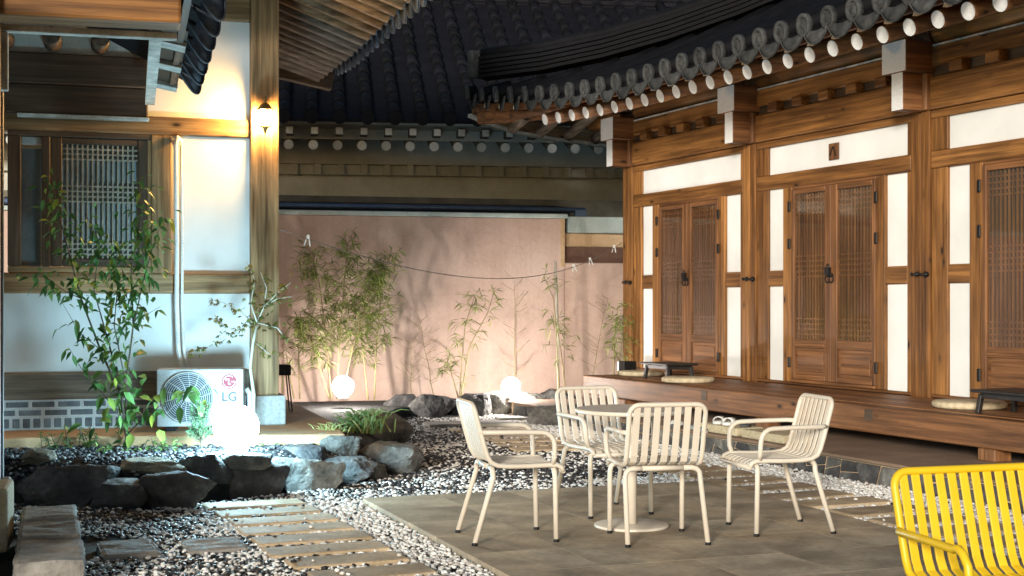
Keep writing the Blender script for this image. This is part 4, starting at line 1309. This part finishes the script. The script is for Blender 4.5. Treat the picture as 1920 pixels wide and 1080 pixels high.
for k in range(14):
    a = 2 * PI * k / 14
    gr.tube([(fc.x + 0.035 * math.cos(a), -0.024, fc.z + 0.035 * math.sin(a)), (fc.x + 0.12 * math.cos(a + .08), -0.024, fc.z + 0.12 * math.sin(a + .08)), (fc.x + 0.205 * math.cos(a + .2), -0.02, fc.z + 0.205 * math.sin(a + .2))], 0.0032, 5)
m = MB().lathe([(0.001, 0), (0.036, 0), (0.036, 0.01), (0.001, 0.01)], 20)
gr.add([(fc.x + x, -0.03 + z, fc.z + y) for x, y, z in m.v], m.f)
gr.build('fan_grille', 'ac_white', ac, True)
BX('side_panel', 0.165, AW / 2 - 0.006, -0.003, -0.0004, 0.18, 0.50, 'ac_white', ac, 0.001)
m = MB().lathe([(0.001, 0), (0.062, 0), (0.062, 0.003), (0.001, 0.003)], 32)
lc = Vector((0.235, -0.0035, 0.405))
o = MB().add([(x, -z, y) for x, y, z in m.v], m.f).build('logo_disc', 'logo_red', ac, loc=lc)
lg = MB()
ringpts = [(0.048 * math.cos(a), -0.0055, 0.048 * math.sin(a)) for a in np.linspace(R(50), R(360), 30)]
lg.tube(ringpts, 0.0035, 5)
lg.bar((0.050, -0.0055, 0), (0.016, -0.0055, 0), 0.007, 0.004, (0, 1, 0))
lg.bar((-0.004, -0.0055, 0.026), (-0.004, -0.0055, -0.022), 0.008, 0.004, (0, 1, 0))
lg.bar((-0.004, -0.0058, -0.022), (0.016, -0.0058, -0.022), 0.008, 0.004, (0, 1, 0))
m = MB().lathe([(0.001, 0), (0.009, 0), (0.009, 0.003), (0.001, 0.003)], 12)
lg.add([(-0.023 + x, -0.004 - z, 0.019 + y) for x, y, z in m.v], m.f)
lg.build('logo_mark', 'white_paint', o)
fcv = bpy.data.curves.new('lettering', 'FONT')
fcv.body = 'LG'
fcv.size = 0.105
fcv.align_x = 'CENTER'
fcv.extrude = 0.0015
fcv.offset = 0.0022
tmp = bpy.data.objects.new('tmp', fcv)
COL.objects.link(tmp)
bpy.context.view_layer.update()
tme = bpy.data.meshes.new_from_object(tmp)
bpy.data.objects.remove(tmp)
tme.materials.clear()
tme.materials.append(MATS['logo_grey'])
put('lettering', tme, ac, (0.237, -0.005, 0.245), (R(90), 0, 0))
hn = MB().tube([(AW / 2 + 0.001, 0.08, 0.14), (AW / 2 + 0.05, 0.09, 0.16), (AW / 2 + 0.05, 0.09, 0.30), (AW / 2 + 0.02, 0.09, 0.34)], 0.022, 8)
hn.build('valve_cover', 'ac_white', ac, True)

# ================================================================== FURNITURE
def arc(c, r, a0, a1, n, u, v):
    c, u, v = Vector(c), Vector(u), Vector(v)
    return [c + u * (r * math.cos(a0 + (a1 - a0) * i / n)) + v * (r * math.sin(a0 + (a1 - a0) * i / n)) for i in range(n + 1)]
def seat_profile():
    """side view (y, z) from top of the back to the lip at the front; front is -y"""
    pts = [(0.268, 0.80), (0.235, 0.68), (0.205, 0.57), (0.185, 0.505), (0.165, 0.468), (0.125, 0.448), (0.06, 0.441), (-0.06, 0.440), (-0.17, 0.443), (-0.225, 0.442), (-0.252, 0.430), (-0.265, 0.405)]
    return pts
def make_chair(name, label, group, width, nslat, mat, slat_w, arm_dz=0.0):
    t = empty(name)
    tag(t, label, 'chair' if width < 0.7 else 'bench', group)
    pr = seat_profile()
    hw = width / 2
    rt = 0.0145
    fr = MB()
    # side rails with rounded top corners joined by the top bar
    loop = []
    cr = 0.055
    back = Vector((0, pr[0][0] - pr[1][0], pr[0][1] - pr[1][1])).normalized()
    top = Vector((0, *pr[0]))
    left = [Vector((-hw, y, z)) for y, z in reversed(pr[1:])]
    right = [Vector((hw, y, z)) for y, z in pr[1:]]
    c1 = arc(top + Vector((-hw + cr, 0, 0)) - back * cr, cr, PI, PI / 2, 6, (1, 0, 0), back)
    c2 = arc(top + Vector((hw - cr, 0, 0)) - back * cr, cr, PI / 2, 0, 6, (1, 0, 0), back)
    fr.tube(left + c1 + c2 + right, rt, 8)
    y, z = pr[-1]
    fr.tube([(-hw, y, z), (hw, y, z)], rt * 0.9, 8)
    fr.build('frame', mat, t, True)
    # slats
    pitch = (2 * hw - 2 * rt) / nslat
    sv = [(pr[0][0] - 0.004, pr[0][1] - 0.012)] + pr[1:]
    rows = []
    for i, (y, z) in enumerate(sv):
        a = Vector(sv[max(i - 1, 0)])
        b = Vector(sv[min(i + 1, len(sv) - 1)])
        d = (b - a).normalized()
        nrm = Vector((-d.y, d.x))       # thickness direction
        rows.append((Vector((y, z)) + nrm * 0.004, Vector((y, z)) - nrm * 0.004))
    m = MB()
    vs, fs = [], []
    for (f1, f2) in rows:
        for xx in (-slat_w / 2, slat_w / 2):
            vs.append((xx, f1.x, f1.y))
        for xx in (slat_w / 2, -slat_w / 2):
            vs.append((xx, f2.x, f2.y))
    for i in range(len(rows) - 1):
        for k in range(4):
            k2 = (k + 1) % 4
            fs.append((i * 4 + k, i * 4 + k2, i * 4 + 4 + k2, i * 4 + 4 + k))
    fs += [(0, 3, 2, 1), tuple(len(vs) - 4 + k for k in range(4))]
    sm = m.add(vs, fs).mesh('slat', mat)
    for i in range(nslat):
        put('slat', sm, t, (-hw + rt + pitch * (i + 0.5), 0, 0), bev=0.002)
    # leg frames: inverted U, front and rear
    for yt, zt, yb, sp, nm in ((-0.215, 0.423, -0.222, 0.0, 'front'), (0.15, 0.428, 0.262, 0.012, 'rear')):
        cb = 0.05
        for sgn in (-1, 1):
            p = [Vector((sgn * (hw - 0.10), yt, zt)), Vector((sgn * (hw - cb), yt, zt))]
            lr = 0.0155
            dn = Vector((sgn * sp, yb - yt, -zt)).normalized()
            base = Vector((sgn * (hw + sp), yb, 0.008))
            hip = Vector((sgn * hw, yt, zt - cb)) 
            p += [Vector((sgn * (hw - cb * 0.45), yt, zt - 0.006)), Vector((sgn * (hw - cb * 0.12), yt + 0.002, zt - 0.022)), hip + dn * 0.0, base]
            l = MB().tube(p, lr, 8).build('leg', mat, t, True)
            MB().lathe([(0.0165, 0), (0.0175, 0.004), (0.0165, 0.016)], 10, tuple(base - Vector((0, 0, 0.0075)))).build('foot_cap', 'black_iron', l, True)
        MB().tube([(-(hw - 0.10), yt, zt), (hw - 0.10, yt, zt)], 0.0155, 8).build('crossbar', mat, t, True)
    # arms
    for sgn in (-1, 1):
        ax_ = sgn * (hw + 0.028)
        p = [Vector((sgn * hw, 0.224, 0.638)), Vector((ax_, 0.18, 0.640)), Vector((ax_, 0.0, 0.638)), Vector((ax_, -0.13, 0.634))]
        p += [Vector((ax_, -0.13 - 0.075 * math.sin(a), 0.559 + 0.075 * math.cos(a))) for a in (0.35, 0.75, 1.15, PI / 2)]
        p += [Vector((ax_ - sgn * 0.006, -0.207, 0.49)), Vector((sgn * hw, -0.20, 0.447))]
        p = [q_ + Vector((0, 0, arm_dz)) if i_ < 4 else (q_ + Vector((0, 0, arm_dz * 0.7)) if i_ < 7 else q_) for i_, q_ in enumerate(p)]
        MB().tube(p, 0.0145, 8).build('arm', mat, t, True)
    return t
CH = [((-0.014, 8.147), (0.481, 0.12), 'cream slatted metal armchair facing the house, its legs nearest the plank path'),
      ((0.840, 8.10), (-0.07, 0.42), 'cream slatted metal armchair with its back turned, close against the round table'),
      ((0.61, 9.13), (0.42, -0.90), 'cream slatted metal armchair half hidden behind the round table, facing out of the garden'),
      ((1.608, 8.434), (-0.523, -0.118), 'cream slatted metal armchair standing nearest the veranda, turned towards the table')]
ch0 = make_chair('armchair', CH[0][2], 'cream armchairs around the round table', 0.445, 7, 'beige_metal', 0.039)
for i, (c, fdir, lab) in enumerate(CH):
    o = ch0 if i == 0 else copy_tree(ch0)
    o.location = (c[0], c[1], 0.042)
    o.rotation_euler.z = math.atan2(fdir[1], fdir[0]) + PI / 2
    o['label'] = lab
bn = make_chair('garden_bench', 'bright yellow slatted metal bench with looped arm at the patio corner', None, 1.10, 22, 'yellow_metal', 0.033, -0.035)
ba = R(17)
bn.location = (1.325 + 0.55 * math.cos(ba) + 0.268 * math.sin(ba), 4.83 + 0.55 * math.sin(ba) - 0.268 * math.cos(ba), 0.03)
bn.rotation_euler.z = ba
# round table
tb = empty('round_table', (0.735, 8.53, 0.043))
tag(tb, 'round cream metal bistro table on a disc base in the middle of the armchairs', 'table')
MB().lathe([(0.34, 0.700), (0.346, 0.704), (0.346, 0.722), (0.340, 0.726)], 56).build('tabletop', 'beige_metal', tb, True, bev=0)
MB().lathe([(0.033, 0.012), (0.033, 0.699)], 20).build('pole', 'beige_metal', tb, True)
MB().lathe([(0.10, 0.680), (0.13, 0.698)], 20).build('flange', 'beige_metal', tb, True)
MB().lathe([(0.228, 0.0), (0.230, 0.003), (0.230, 0.013), (0.222, 0.017), (0.04, 0.019)], 48).build('base', 'beige_metal', tb, True)

# ---- things on the veranda and platform
def tea_table(x, y, w, d, lab):
    p = rw(x, y, 0.538)
    t = empty('tea_table', p, -(PI / 2 - TH))
    tag(t, lab, 'table', 'small black tea tables')
    BX('tabletop', -w / 2, w / 2, -d / 2, d / 2, 0.165, 0.19, 'black_wood', t, 0.006)
    BX('apron', -w / 2 + 0.06, w / 2 - 0.06, -d / 2 + 0.05, d / 2 - 0.05, 0.12, 0.1645, 'black_wood', t, 0.004)
    for sx in (-1, 1):
        for sy in (-1, 1):
            MB().bar((sx * (w / 2 - 0.07), sy * (d / 2 - 0.06), 0.15), (sx * (w / 2 - 0.05), sy * (d / 2 - 0.045), 0.001), 0.04, 0.04, (0, 1, 0)).build('leg', 'black_wood', t, bev=0.004)
tea_table(-3.55, -0.70, 0.62, 0.42, 'low black tea table in front of the glazed doors at the wall end')
tea_table(2.05, -0.70, 0.80, 0.46, 'low black tea table on the veranda beside the end bay doors')
def cushion(x, y, r, lab):
    p = rw(x, y, 0.538)
    t = MB().lathe([(0.02, 0.001), (r - 0.02, 0.001), (r, 0.012), (r + 0.004, 0.03), (r, 0.048), (r - 0.02, 0.058), (0.02, 0.060)], 36).build('floor_cushion', 'straw', None, True, loc=p)
    tag(t, lab, 'cushion', 'round straw floor cushions')
cushion(-2.95, -0.80, 0.29, 'round straw cushion on the veranda just past the tea table by the glazed doors')
cushion(-4.35, -0.62, 0.27, 'round straw cushion on the veranda between black planter and tea table')
cushion(1.22, -0.55, 0.30, 'round straw cushion beside the tea table at the end bay')
cushion(2.75, -0.72, 0.30, 'round straw cushion on the far side of the end bay tea table')
p = rw(-5.35, -0.28, 0.538)
pt = empty('planter', p, -(PI / 2 - TH))
tag(pt, 'small black square planter standing at the end of the veranda', 'planter')
BX('pot', -0.09, 0.09, -0.09, 0.09, 0.001, 0.13, 'black_iron', pt, 0.006)
BX('front_plate', -0.088, -0.05, -0.0945, -0.0905, 0.004, 0.126, 'white_paint', pt, 0)
for x0, lab in ((-0.72, 'rough tan granite slab with sandals on it at the platform edge'), (0.02, 'rough tan granite slab lying bare next to the sandals')):
    p = rw(x0, -1.66, 0.2)
    o = BX('granite_slab', -0.33, 0.33, -0.15, 0.15, 0.0, 0.075, 'warm_granite', None, 0.012)
    o.location = (p.x, p.y, 0.2385)
    o.rotation_euler.z = -(PI / 2 - TH)
    tag(o, lab, 'slab', 'granite slabs on the platform')
def sandal(loc, ang, sole, strap, lab):
    t = empty('sandal', loc, ang)
    tag(t, lab, 'sandal')
    out = [(-0.035, -0.12), (0.03, -0.125), (0.042, -0.07), (0.04, 0.0), (0.052, 0.07), (0.04, 0.12), (0.0, 0.14), (-0.04, 0.12), (-0.05, 0.06), (-0.04, -0.04)]
    MB().prism(out, 0.0, 0.028).build('sole', sole, t, bev=0.006)
    rows = []
    for y in (0.0, 0.05, 0.095):
        rows.append([(0.052 * math.cos(a) , y, 0.02 + 0.045 * math.sin(a)) for a in np.linspace(0.05, PI - 0.05, 9)])
    MB().sheet(rows, 0.006, (0, 0, 1)).build('strap', strap, t, True)
    return t
q = rw(-0.88, -1.66, 0.277)
sandal(q, R(150), 'sole_white', 'sole_white', 'white slide sandal on the rough granite slab')
q = rw(-0.72, -1.64, 0.277)
sandal(q, R(140), 'sole_white', 'sole_white', 'second white slide sandal beside the first on the granite slab')
q = rw(-0.52, -1.62, 0.277)
sandal(q, R(165), 'sole_dark', 'sole_dark', 'charcoal slide sandal on the granite slab beside the white pair')
q = rw(-1.42, -1.78, 0.2005)
sandal(q, R(120), 'sole_dark', 'sole_white', 'grey soled sandal with white strap lying on the bare platform edge')

# black stand behind the corner post
bs = empty('black_stand', (-2.24, 13.35, 0.36), LA)
tag(bs, 'thin black metal stand with a small box top behind the weathered corner post', 'stand')
BX('top', -0.10, 0.10, -0.10, 0.10, 0.36, 0.46, 'black_iron', bs, 0.008)
for sx in (-1, 1):
    for sy in (-1, 1):
        MB().tube([(sx * 0.075, sy * 0.075, 0.36), (sx * 0.11, sy * 0.11, 0.03), (sx * 0.11, sy * 0.06, 0.006)], 0.007, 6).build('leg', 'black_iron', bs, True)

# ================================================================== LINE WITH PEGS
wa = lw(0.124, -0.02, 0) ; wa.z = CAM_H + (567 - 430) / F * wa.y
wb = rw(-5.79 - 0.15, -0.04, 0); wb.z = CAM_H + (567 - 455) / F * wb.y
def wire_pt(t, sag=0.45):
    p = wa.lerp(wb, t)
    p.z -= sag * 4 * t * (1 - t) * (0.8 + 0.4 * t)
    return p
m = MB().tube([wire_pt(i / 30) for i in range(31)], 0.0045, 6)
o = m.build('washing_line', 'wire_grey', None, True)
tag(o, 'thin sagging line strung from the corner post to the house across the pink wall', 'line')
for t, lab in ((0.055, 'white clip on the line next to the corner post'), (0.80, 'white peg hanging near the coping step of the wall'), (0.865, 'white peg hanging on the line just beyond the coping step'), (0.965, 'white clip on the line close to the house post')):
    p = wire_pt(t)
    pg = MB().bar((-0.008, 0, 0.03), (-0.035, 0, -0.08), 0.012, 0.02, (0, 1, 0)).bar((0.008, 0, 0.03), (0.035, 0, -0.08), 0.012, 0.02, (0, 1, 0)).box(-0.016, 0.016, -0.012, 0.012, 0.0, 0.05)
    o = pg.build('clothes_peg', 'white_plastic', None, loc=p, rot=(0, random.uniform(-.2, .2), 0.3))
    o.scale = (0.75, 0.75, 0.75)
    tag(o, lab, 'peg', 'pegs on the line')

# ================================================================== PLANTS
class Leaves:
    def __init__(s):
        s.v, s.f, s.t = [], [], []
    def leaf(s, p, d, up, L, W, tone, curl=0.25):
        """pointed leaf of 4 quads folded along its midrib, bending down"""
        d = d.normalized()
        side = d.cross(up)
        if side.length < 1e-3:
            side = Vector((1, 0, 0))
        side.normalize()
        nrm = side.cross(d)
        o = len(s.v)
        prof = ((0.0, 0.05), (0.30, 0.85), (0.62, 0.75), (1.0, 0.02))
        for u, w in prof:
            c = p + d * (L * u) - Vector((0, 0, 1)) * (curl * L * u * u)
            for k in (-1, 0, 1):
                s.v.append(c + side * (k * W / 2 * w) + nrm * (abs(k) * W * 0.16 * w))
                s.t.append(tone)
        for i in range(3):
            for k in range(2):
                a = o + i * 3 + k
                s.f.append((a, a + 1, a + 4, a + 3))
    def blade(s, pts, w, tone):
        o = len(s.v)
        n = len(pts)
        for i, p in enumerate(pts):
            t = i / (n - 1)
            d = (pts[min(i + 1, n - 1)] - pts[max(i - 1, 0)]).normalized()
            side = d.cross(Vector((0.3, 1, 0.2))).normalized()
            ww = w * (1 - t ** 2) + 0.001
            s.v += [p - side * ww, p + side * ww]
            s.t += [tone, tone]
        for i in range(n - 1):
            a = o + 2 * i
            s.f.append((a, a + 1, a + 3, a + 2))
    def mesh(s, name, mat):
        return raw_mesh(name, np.array([tuple(p) for p in s.v]), np.array(s.f), mat, np.array(s.t))
def rv(s=1.0):
    return Vector((random.gauss(0, s), random.gauss(0, s), random.gauss(0, s)))

# --- leafy shrub by the window
SY = 10.95
sh = empty('leafy_shrub', AT(238, 832, SY))
tag(sh, 'tall multi stemmed shrub with glossy oval leaves in front of the lattice window', 'shrub')
sho = sh.location.copy()
def spx(px, py, dy=0.0):
    return AT(px, py, SY + dy) - sho
stems = [
    ([(238, 832), (228, 745), (188, 655), (152, 560), (128, 470), (106, 385), (94, 325)], 0.0, 0.011),
    ([(238, 832), (236, 720), (250, 610), (246, 505), (262, 420), (264, 335)], 0.10, 0.010),
    ([(248, 620), (268, 530), (290, 450), (312, 402)], 0.05, 0.006),
    ([(228, 745), (206, 650), (176, 545), (186, 455), (160, 400)], -0.08, 0.008),
    ([(238, 800), (196, 742), (152, 690), (128, 650)], -0.12, 0.005),
    ([(238, 815), (285, 768), (340, 742), (392, 728)], -0.15, 0.006),
    ([(236, 720), (214, 610), (222, 520), (205, 440)], 0.12, 0.006),
    ([(152, 560), (120, 545), (85, 520), (62, 512)], -0.05, 0.004),
    ([(250, 610), (275, 590), (300, 575)], 0.0, 0.004),
    ([(188, 655), (150, 625), (112, 560)], 0.04, 0.004),
]
stm = MB()
lv = Leaves()
bigleaf = []
for pts, dy, r0 in stems:
    P = [spx(px, py, dy * i / len(pts)) for i, (px, py) in enumerate(pts)]
    stm.tube(P, [r0 * (1 - 0.75 * i / (len(P) - 1)) for i in range(len(P))], 6)
    total = sum((b - a).length for a, b in zip(P, P[1:]))
    for a, b, (pxa, pya) in zip(P, P[1:], pts):
        n_ = int((b - a).length * (112 if pya < 640 and len(pts) > 3 else 34))
        for _ in range(n_):
            t = random.random()
            p = a.lerp(b, t) + Vector((random.gauss(0, .045), random.gauss(0, .05), random.gauss(0, .03)))
            tw = Vector((random.uniform(-1, 1), random.uniform(-1, 0.6), random.uniform(-0.6, 0.5))).normalized()
            q = p + tw * random.uniform(0.01, 0.07)
            L = random.uniform(0.055, 0.095)
            tone = min(1, max(0, random.gauss(0.42, 0.22)))
            if random.random() < 0.03:
                tone = 1.0
            lv.leaf(q, tw + rv(.4) + Vector((0, 0, -0.35)), Vector((random.gauss(0, .5), -0.6, 1)), L, L * 0.5, tone, 0.35)
stm.build('stems', 'dark_bark', sh, True)
o = put('foliage', lv.mesh('foliage', 'shrub_leaf'), sh)
o['kind'] = 'stuff'
for k in range(46):      # the big low leaves, one by one
    px, py = random.choice([(random.uniform(150, 300), random.uniform(700, 835)), (random.uniform(290, 400), random.uniform(722, 770)), (random.uniform(170, 290), random.uniform(640, 780))])
    one = Leaves()
    p = spx(px, py, random.uniform(-0.25, 0.1))
    L = random.uniform(0.09, 0.135)
    one.leaf(Vector((0, 0, 0)), Vector((random.uniform(-1, 1), random.uniform(-1, .2), random.uniform(-.9, .1))), Vector((random.gauss(0, .4), -0.8, 1)), L, L * 0.62, random.choice((0.25, 0.4, 0.55, 0.8, 0.92)), 0.25)
    put('leaf', one.mesh('leaf', 'shrub_leaf'), sh, p)

# --- young maple in front of the corner post
MY = 11.55
mp = empty('young_maple', AT(472, 800, MY))
tag(mp, 'slender young maple with pale trunk leaning past the corner post', 'tree')
mo = mp.location.copy()
def mpx(px, py, dy=0.0):
    return AT(px, py, MY + dy) - mo
tr = MB().tube([mpx(474, 803), mpx(476, 740), mpx(469, 690), mpx(474, 645), mpx(482, 605)], [0.017, 0.015, 0.013, 0.012, 0.010], 8)
tr.build('trunk', 'pale_bark', mp, True)
brs = [[(482, 605), (440, 622), (400, 642), (355, 662)], [(480, 610), (452, 585), (420, 568), (390, 560)], [(482, 605), (495, 575), (522, 548), (545, 530)],
       [(482, 605), (470, 570), (478, 525), (462, 490)], [(495, 575), (500, 540), (488, 510)], [(482, 605), (520, 615), (540, 640)], [(440, 622), (415, 605), (402, 590)],
       [(495, 575), (520, 560), (548, 556)], [(476, 640), (500, 660), (510, 670)]]
bm_ = MB()
ml = Leaves()
for br in brs:
    P = [mpx(px, py, random.uniform(-.12, .05)) for px, py in br]
    bm_.tube(P, [0.006 * (1 - 0.6 * i / (len(P) - 1)) for i in range(len(P))], 6)
    for a, b in zip(P, P[1:]):
        for _ in range(int((b - a).length * 70)):
            p = a.lerp(b, random.random()) + rv(0.025)
            face = Vector((random.gauss(0, .4), random.gauss(-.3, .4), 1)).normalized()
            base = Vector((random.uniform(-1, 1), random.uniform(-1, 1), -0.4)).normalized()
            tone = random.random()
            for k in (-2, -1, 0, 1, 2):
                d = Matrix.Rotation(k * 0.62, 3, face) @ base
                ml.leaf(p, d, face, 0.042 * (1 - 0.14 * abs(k)), 0.012, tone, 0.2)
bm_.build('branches', 'pale_bark', mp, True)
o = put('foliage', ml.mesh('foliage', 'maple_leaf'), mp)
o['kind'] = 'stuff'

# --- bamboo along the wall
def bamboo(px, pyb, Y, culms, leaves, label, seed, spread=0.25, size=0.13):
    rnd = random.Random(seed)
    t = empty('bamboo_plant', AT(px, pyb, Y))
    tag(t, label, 'bamboo', 'bamboo along the pink wall')
    o0 = t.location.copy()
    lf = Leaves()
    for pts in culms:
        P = [AT(a, b, Y + rnd.uniform(-.08, .08)) - o0 for a, b in pts]
        P2 = []
        for a, b in zip(P, P[1:]):
            P2 += [a.lerp(b, k / 4) for k in range(4)]
        P2.append(P[-1])
        MB().tube(P2, [0.011 * (1 - 0.7 * i / (len(P2) - 1)) for i in range(len(P2))], 7).build('culm', 'culm', t, True)
        tw = MB()
        L = len(P2)
        n_ = leaves // len(culms)
        for _ in range(n_ // 6):
            i = rnd.uniform(0.22, 1.0) ** 0.8 * (L - 1)
            p = P2[int(i)].lerp(P2[min(int(i) + 1, L - 1)], i % 1)
            d = Vector((rnd.gauss(0, 1), rnd.gauss(0, .45), rnd.uniform(0.1, 0.9))).normalized()
            ln = rnd.uniform(0.08, spread) * (1.1 - 0.5 * i / L)
            e = p + d * ln
            tw.tube([p, p.lerp(e, .5) + Vector((0, 0, 0.01)), e], 0.0022, 4)
            for k in range(6):
                u = rnd.uniform(0.35, 1.05)
                q = p.lerp(e, u)
                dd = (d * 0.6 + Vector((rnd.gauss(0, .7), rnd.gauss(0, .5), rnd.gauss(-.25, .5))))
                lf.leaf(q, dd, Vector((rnd.gauss(0, .5), -.5, 1)), size * rnd.uniform(0.6, 1.15), 0.017, rnd.random(), 0.3)
        tw.build('twigs', 'culm', t, True)
    o = put('foliage', lf.mesh('foliage', 'bamboo_leaf'), t)
    o['kind'] = 'stuff'
    return t
bamboo(632, 748, 17.22, [[(622, 748), (612, 640), (600, 540), (585, 470)], [(632, 748), (636, 640), (645, 540), (652, 455)], [(640, 748), (662, 650), (690, 560), (712, 500)], [(618, 748), (590, 660), (572, 600)]], 2300,
       'dense tall bamboo clump lit from below by a globe lamp', 5, 0.42)
bamboo(700, 748, 17.40, [[(702, 750), (706, 640), (716, 540), (730, 478)], [(690, 750), (680, 650), (668, 560)]], 1000, 'bamboo clump of two culms standing close beside the dense tall one', 6, 0.34)
bamboo(868, 745, 17.75, [[(862, 748), (866, 680), (872, 610), (890, 555)], [(864, 748), (880, 650), (915, 585), (925, 550)], [(860, 748), (848, 705), (838, 672)]], 300, 'slim bamboo with sparse green leaves growing behind the dark back rocks', 8, 0.30)
bamboo(1045, 735, 18.05, [[(1048, 735), (1044, 640), (1038, 560), (1020, 520)], [(1060, 735), (1052, 660), (1040, 590)]], 150, 'thin yellowing bamboo tied beside a pale stake under the coping step', 9, 0.30)
bamboo(1152, 700, 18.0, [[(1150, 725), (1152, 640), (1158, 575)], [(1155, 725), (1165, 650), (1168, 600)]], 230, 'small bamboo behind the black planter at the veranda end', 10, 0.22)
bamboo(560, 745, 17.5, [[(562, 748), (560, 660), (556, 600)], [(552, 748), (540, 690), (535, 650)]], 130, 'thin bamboo shoots closest to the corner post', 12, 0.28)
# stake and bare twigs
a, b = AT(1047, 740, 18.2), AT(1041, 490, 18.2)
o = MB().tube([a, a.lerp(b, .5) + Vector((0.01, 0, 0)), b], 0.018, 8).build('garden_stake', 'pale_bark', None, True)
tag(o, 'straight pale wooden stake standing against the wall under the coping step', 'stake')
def twiggy(px, pyb, pyt, Y, lab, seed, lean=0):
    rnd = random.Random(seed)
    m = MB()
    P = [AT(px + lean * k / 5 + rnd.uniform(-2, 2), pyb + (pyt - pyb) * k / 5, Y) for k in range(6)]
    m.tube(P, [0.006, 0.0055, 0.005, 0.004, 0.003, 0.0015], 6)
    for _ in range(18):
        i = rnd.uniform(0.8, 5)
        p = P[int(min(i, 4))].lerp(P[int(min(i, 4)) + 1], i % 1)
        d = Vector((rnd.choice((-1, 1)) * rnd.uniform(.5, 1), rnd.gauss(0, .3), rnd.uniform(.2, .8)))
        e = p + d * rnd.uniform(.08, .28)
        m.tube([p, p.lerp(e, .5) + rv(.01), e], [0.003, 0.0025, 0.0015], 4)
        m.tube([p.lerp(e, .6), p.lerp(e, .6) + Vector((d.x * .08, 0, .07))], 0.0014, 4)
    o = m.build('bare_sapling', 'culm', None, True)
    tag(o, lab, 'sapling', 'bare saplings along the wall')
twiggy(965, 742, 520, 18.15, 'leafless upright sapling right behind the wall globe lamp', 3)
twiggy(772, 745, 640, 17.9, 'short leafless twig behind the large rounded dark rock', 4)
twiggy(1105, 730, 560, 18.4, 'leaning leafless sapling between the stake and the veranda end', 6, 35)
twiggy(815, 748, 590, 18.1, 'fine branched leafless sapling between the rounded rock and the slim sparse bamboo', 7, -30)

# --- strappy grass clump
gp = AT(682, 800, 12.35)
gc = empty('grass_clump', (gp.x, gp.y, 0.26))
tag(gc, 'arching clump of strappy green and yellow grass at the terrace corner', 'grass')
gl = Leaves()
for k in range(160):
    a = random.uniform(0, 2 * PI)
    L = random.uniform(0.18, 0.42)
    b0 = Vector((random.gauss(0, .09), random.gauss(0, .07), 0))
    rr = random.uniform(0.25, 0.9) * L
    pts = [b0 + Vector((math.cos(a) * rr * t, math.sin(a) * rr * t * .7, L * (t * 1.25 - 0.75 * t * t))) for t in (0, .25, .5, .75, 1)]
    gl.blade(pts, random.uniform(0.004, 0.009), random.random() ** 1.3)
gl2 = put('blades', gl.mesh('blades', 'grass_leaf'), gc)
gl2['kind'] = 'stuff'
gp = AT(620, 830, 11.55)
gc = empty('grass_tuft', (gp.x, gp.y, 0.27))
tag(gc, 'small pale tuft of grass in front of the terrace edge', 'grass')
gl = Leaves()
for k in range(70):
    a = random.uniform(0, 2 * PI)
    L = random.uniform(0.10, 0.26)
    rr = random.uniform(0.2, 0.8) * L
    b0 = Vector((random.gauss(0, .05), random.gauss(0, .04), 0))
    gl.blade([b0 + Vector((math.cos(a) * rr * t, math.sin(a) * rr * t, L * (1.3 * t - .7 * t * t))) for t in (0, .33, .66, 1)], 0.005, random.uniform(.5, 1))
gl2 = put('blades', gl.mesh('blades', 'grass_leaf'), gc)
gl2['kind'] = 'stuff'

# --- feathery conifer beside the globe lamp
cp = AT(378, 850, 10.75)
cf = empty('dwarf_conifer', (cp.x, cp.y, 0.27))
tag(cf, 'feathery blue green dwarf conifer beside the large globe lamp', 'conifer')
cl = Leaves()
cs = MB()
for k in range(60):
    a = random.uniform(0, 2 * PI)
    h = random.uniform(0.05, 0.33)
    e = Vector((math.cos(a) * 0.12 * (1.1 - h * 2), math.sin(a) * 0.12 * (1.1 - h * 2), h + 0.06))
    s_ = Vector((0, 0, h * 0.75))
    cs.tube([s_, e], 0.0025, 4)
    for j in range(26):
        u = random.uniform(.2, 1)
        q = s_.lerp(e, u)
        cl.leaf(q, Vector((math.cos(a), math.sin(a), .7)) + rv(.7), rv(1), 0.035, 0.005, random.random(), 0)
cs.tube([(0, 0, -0.02), (0, 0, 0.3)], 0.008, 6).build('stems', 'dark_bark', cf)['kind'] = 'stuff'
o = put('foliage', cl.mesh('foliage', 'conifer_leaf'), cf)
o['kind'] = 'stuff'

# --- low perennials on the bed
for i, (px, py, n_, hh, lab) in enumerate(((112, 842, 60, 0.16, 'low leafy perennial at the porch end of the bed'), (165, 838, 70, 0.22, 'leafy perennial with taller stalks under the brick course'), (300, 846, 70, 0.12, 'low spreading groundcover between shrub and conifer'), (215, 848, 50, 0.10, 'low groundcover at the foot of the tall shrub'), (505, 838, 30, 0.07, 'tiny bright seedling right beside the large globe lamp'))):
    x, y = G(px, py, 0.28)
    t = empty('perennial', (x, y, 0.27))
    tag(t, lab, 'plant', 'small plants on the raised bed')
    l_ = Leaves()
    s_ = MB()
    for k in range(max(5, n_ // 7)):
        b0 = Vector((random.gauss(0, .09), random.gauss(0, .08), -0.01))
        e = b0 + Vector((random.gauss(0, .05), random.gauss(0, .04), random.uniform(.4, 1) * hh))
        s_.tube([b0, e], 0.003, 4)
        for j in range(8):
            q = b0.lerp(e, random.uniform(.3, 1))
            l_.leaf(q, Vector((random.uniform(-1, 1), random.uniform(-1, 1), random.uniform(-.2, .5))), Vector((0, -.3, 1)), random.uniform(.035, .065), 0.02, random.uniform(0.2, .95), .3)
    s_.build('stems', 'dark_bark', t)['kind'] = 'stuff'
    o = put('foliage', l_.mesh('foliage', 'shrub_leaf'), t)
    o['kind'] = 'stuff'
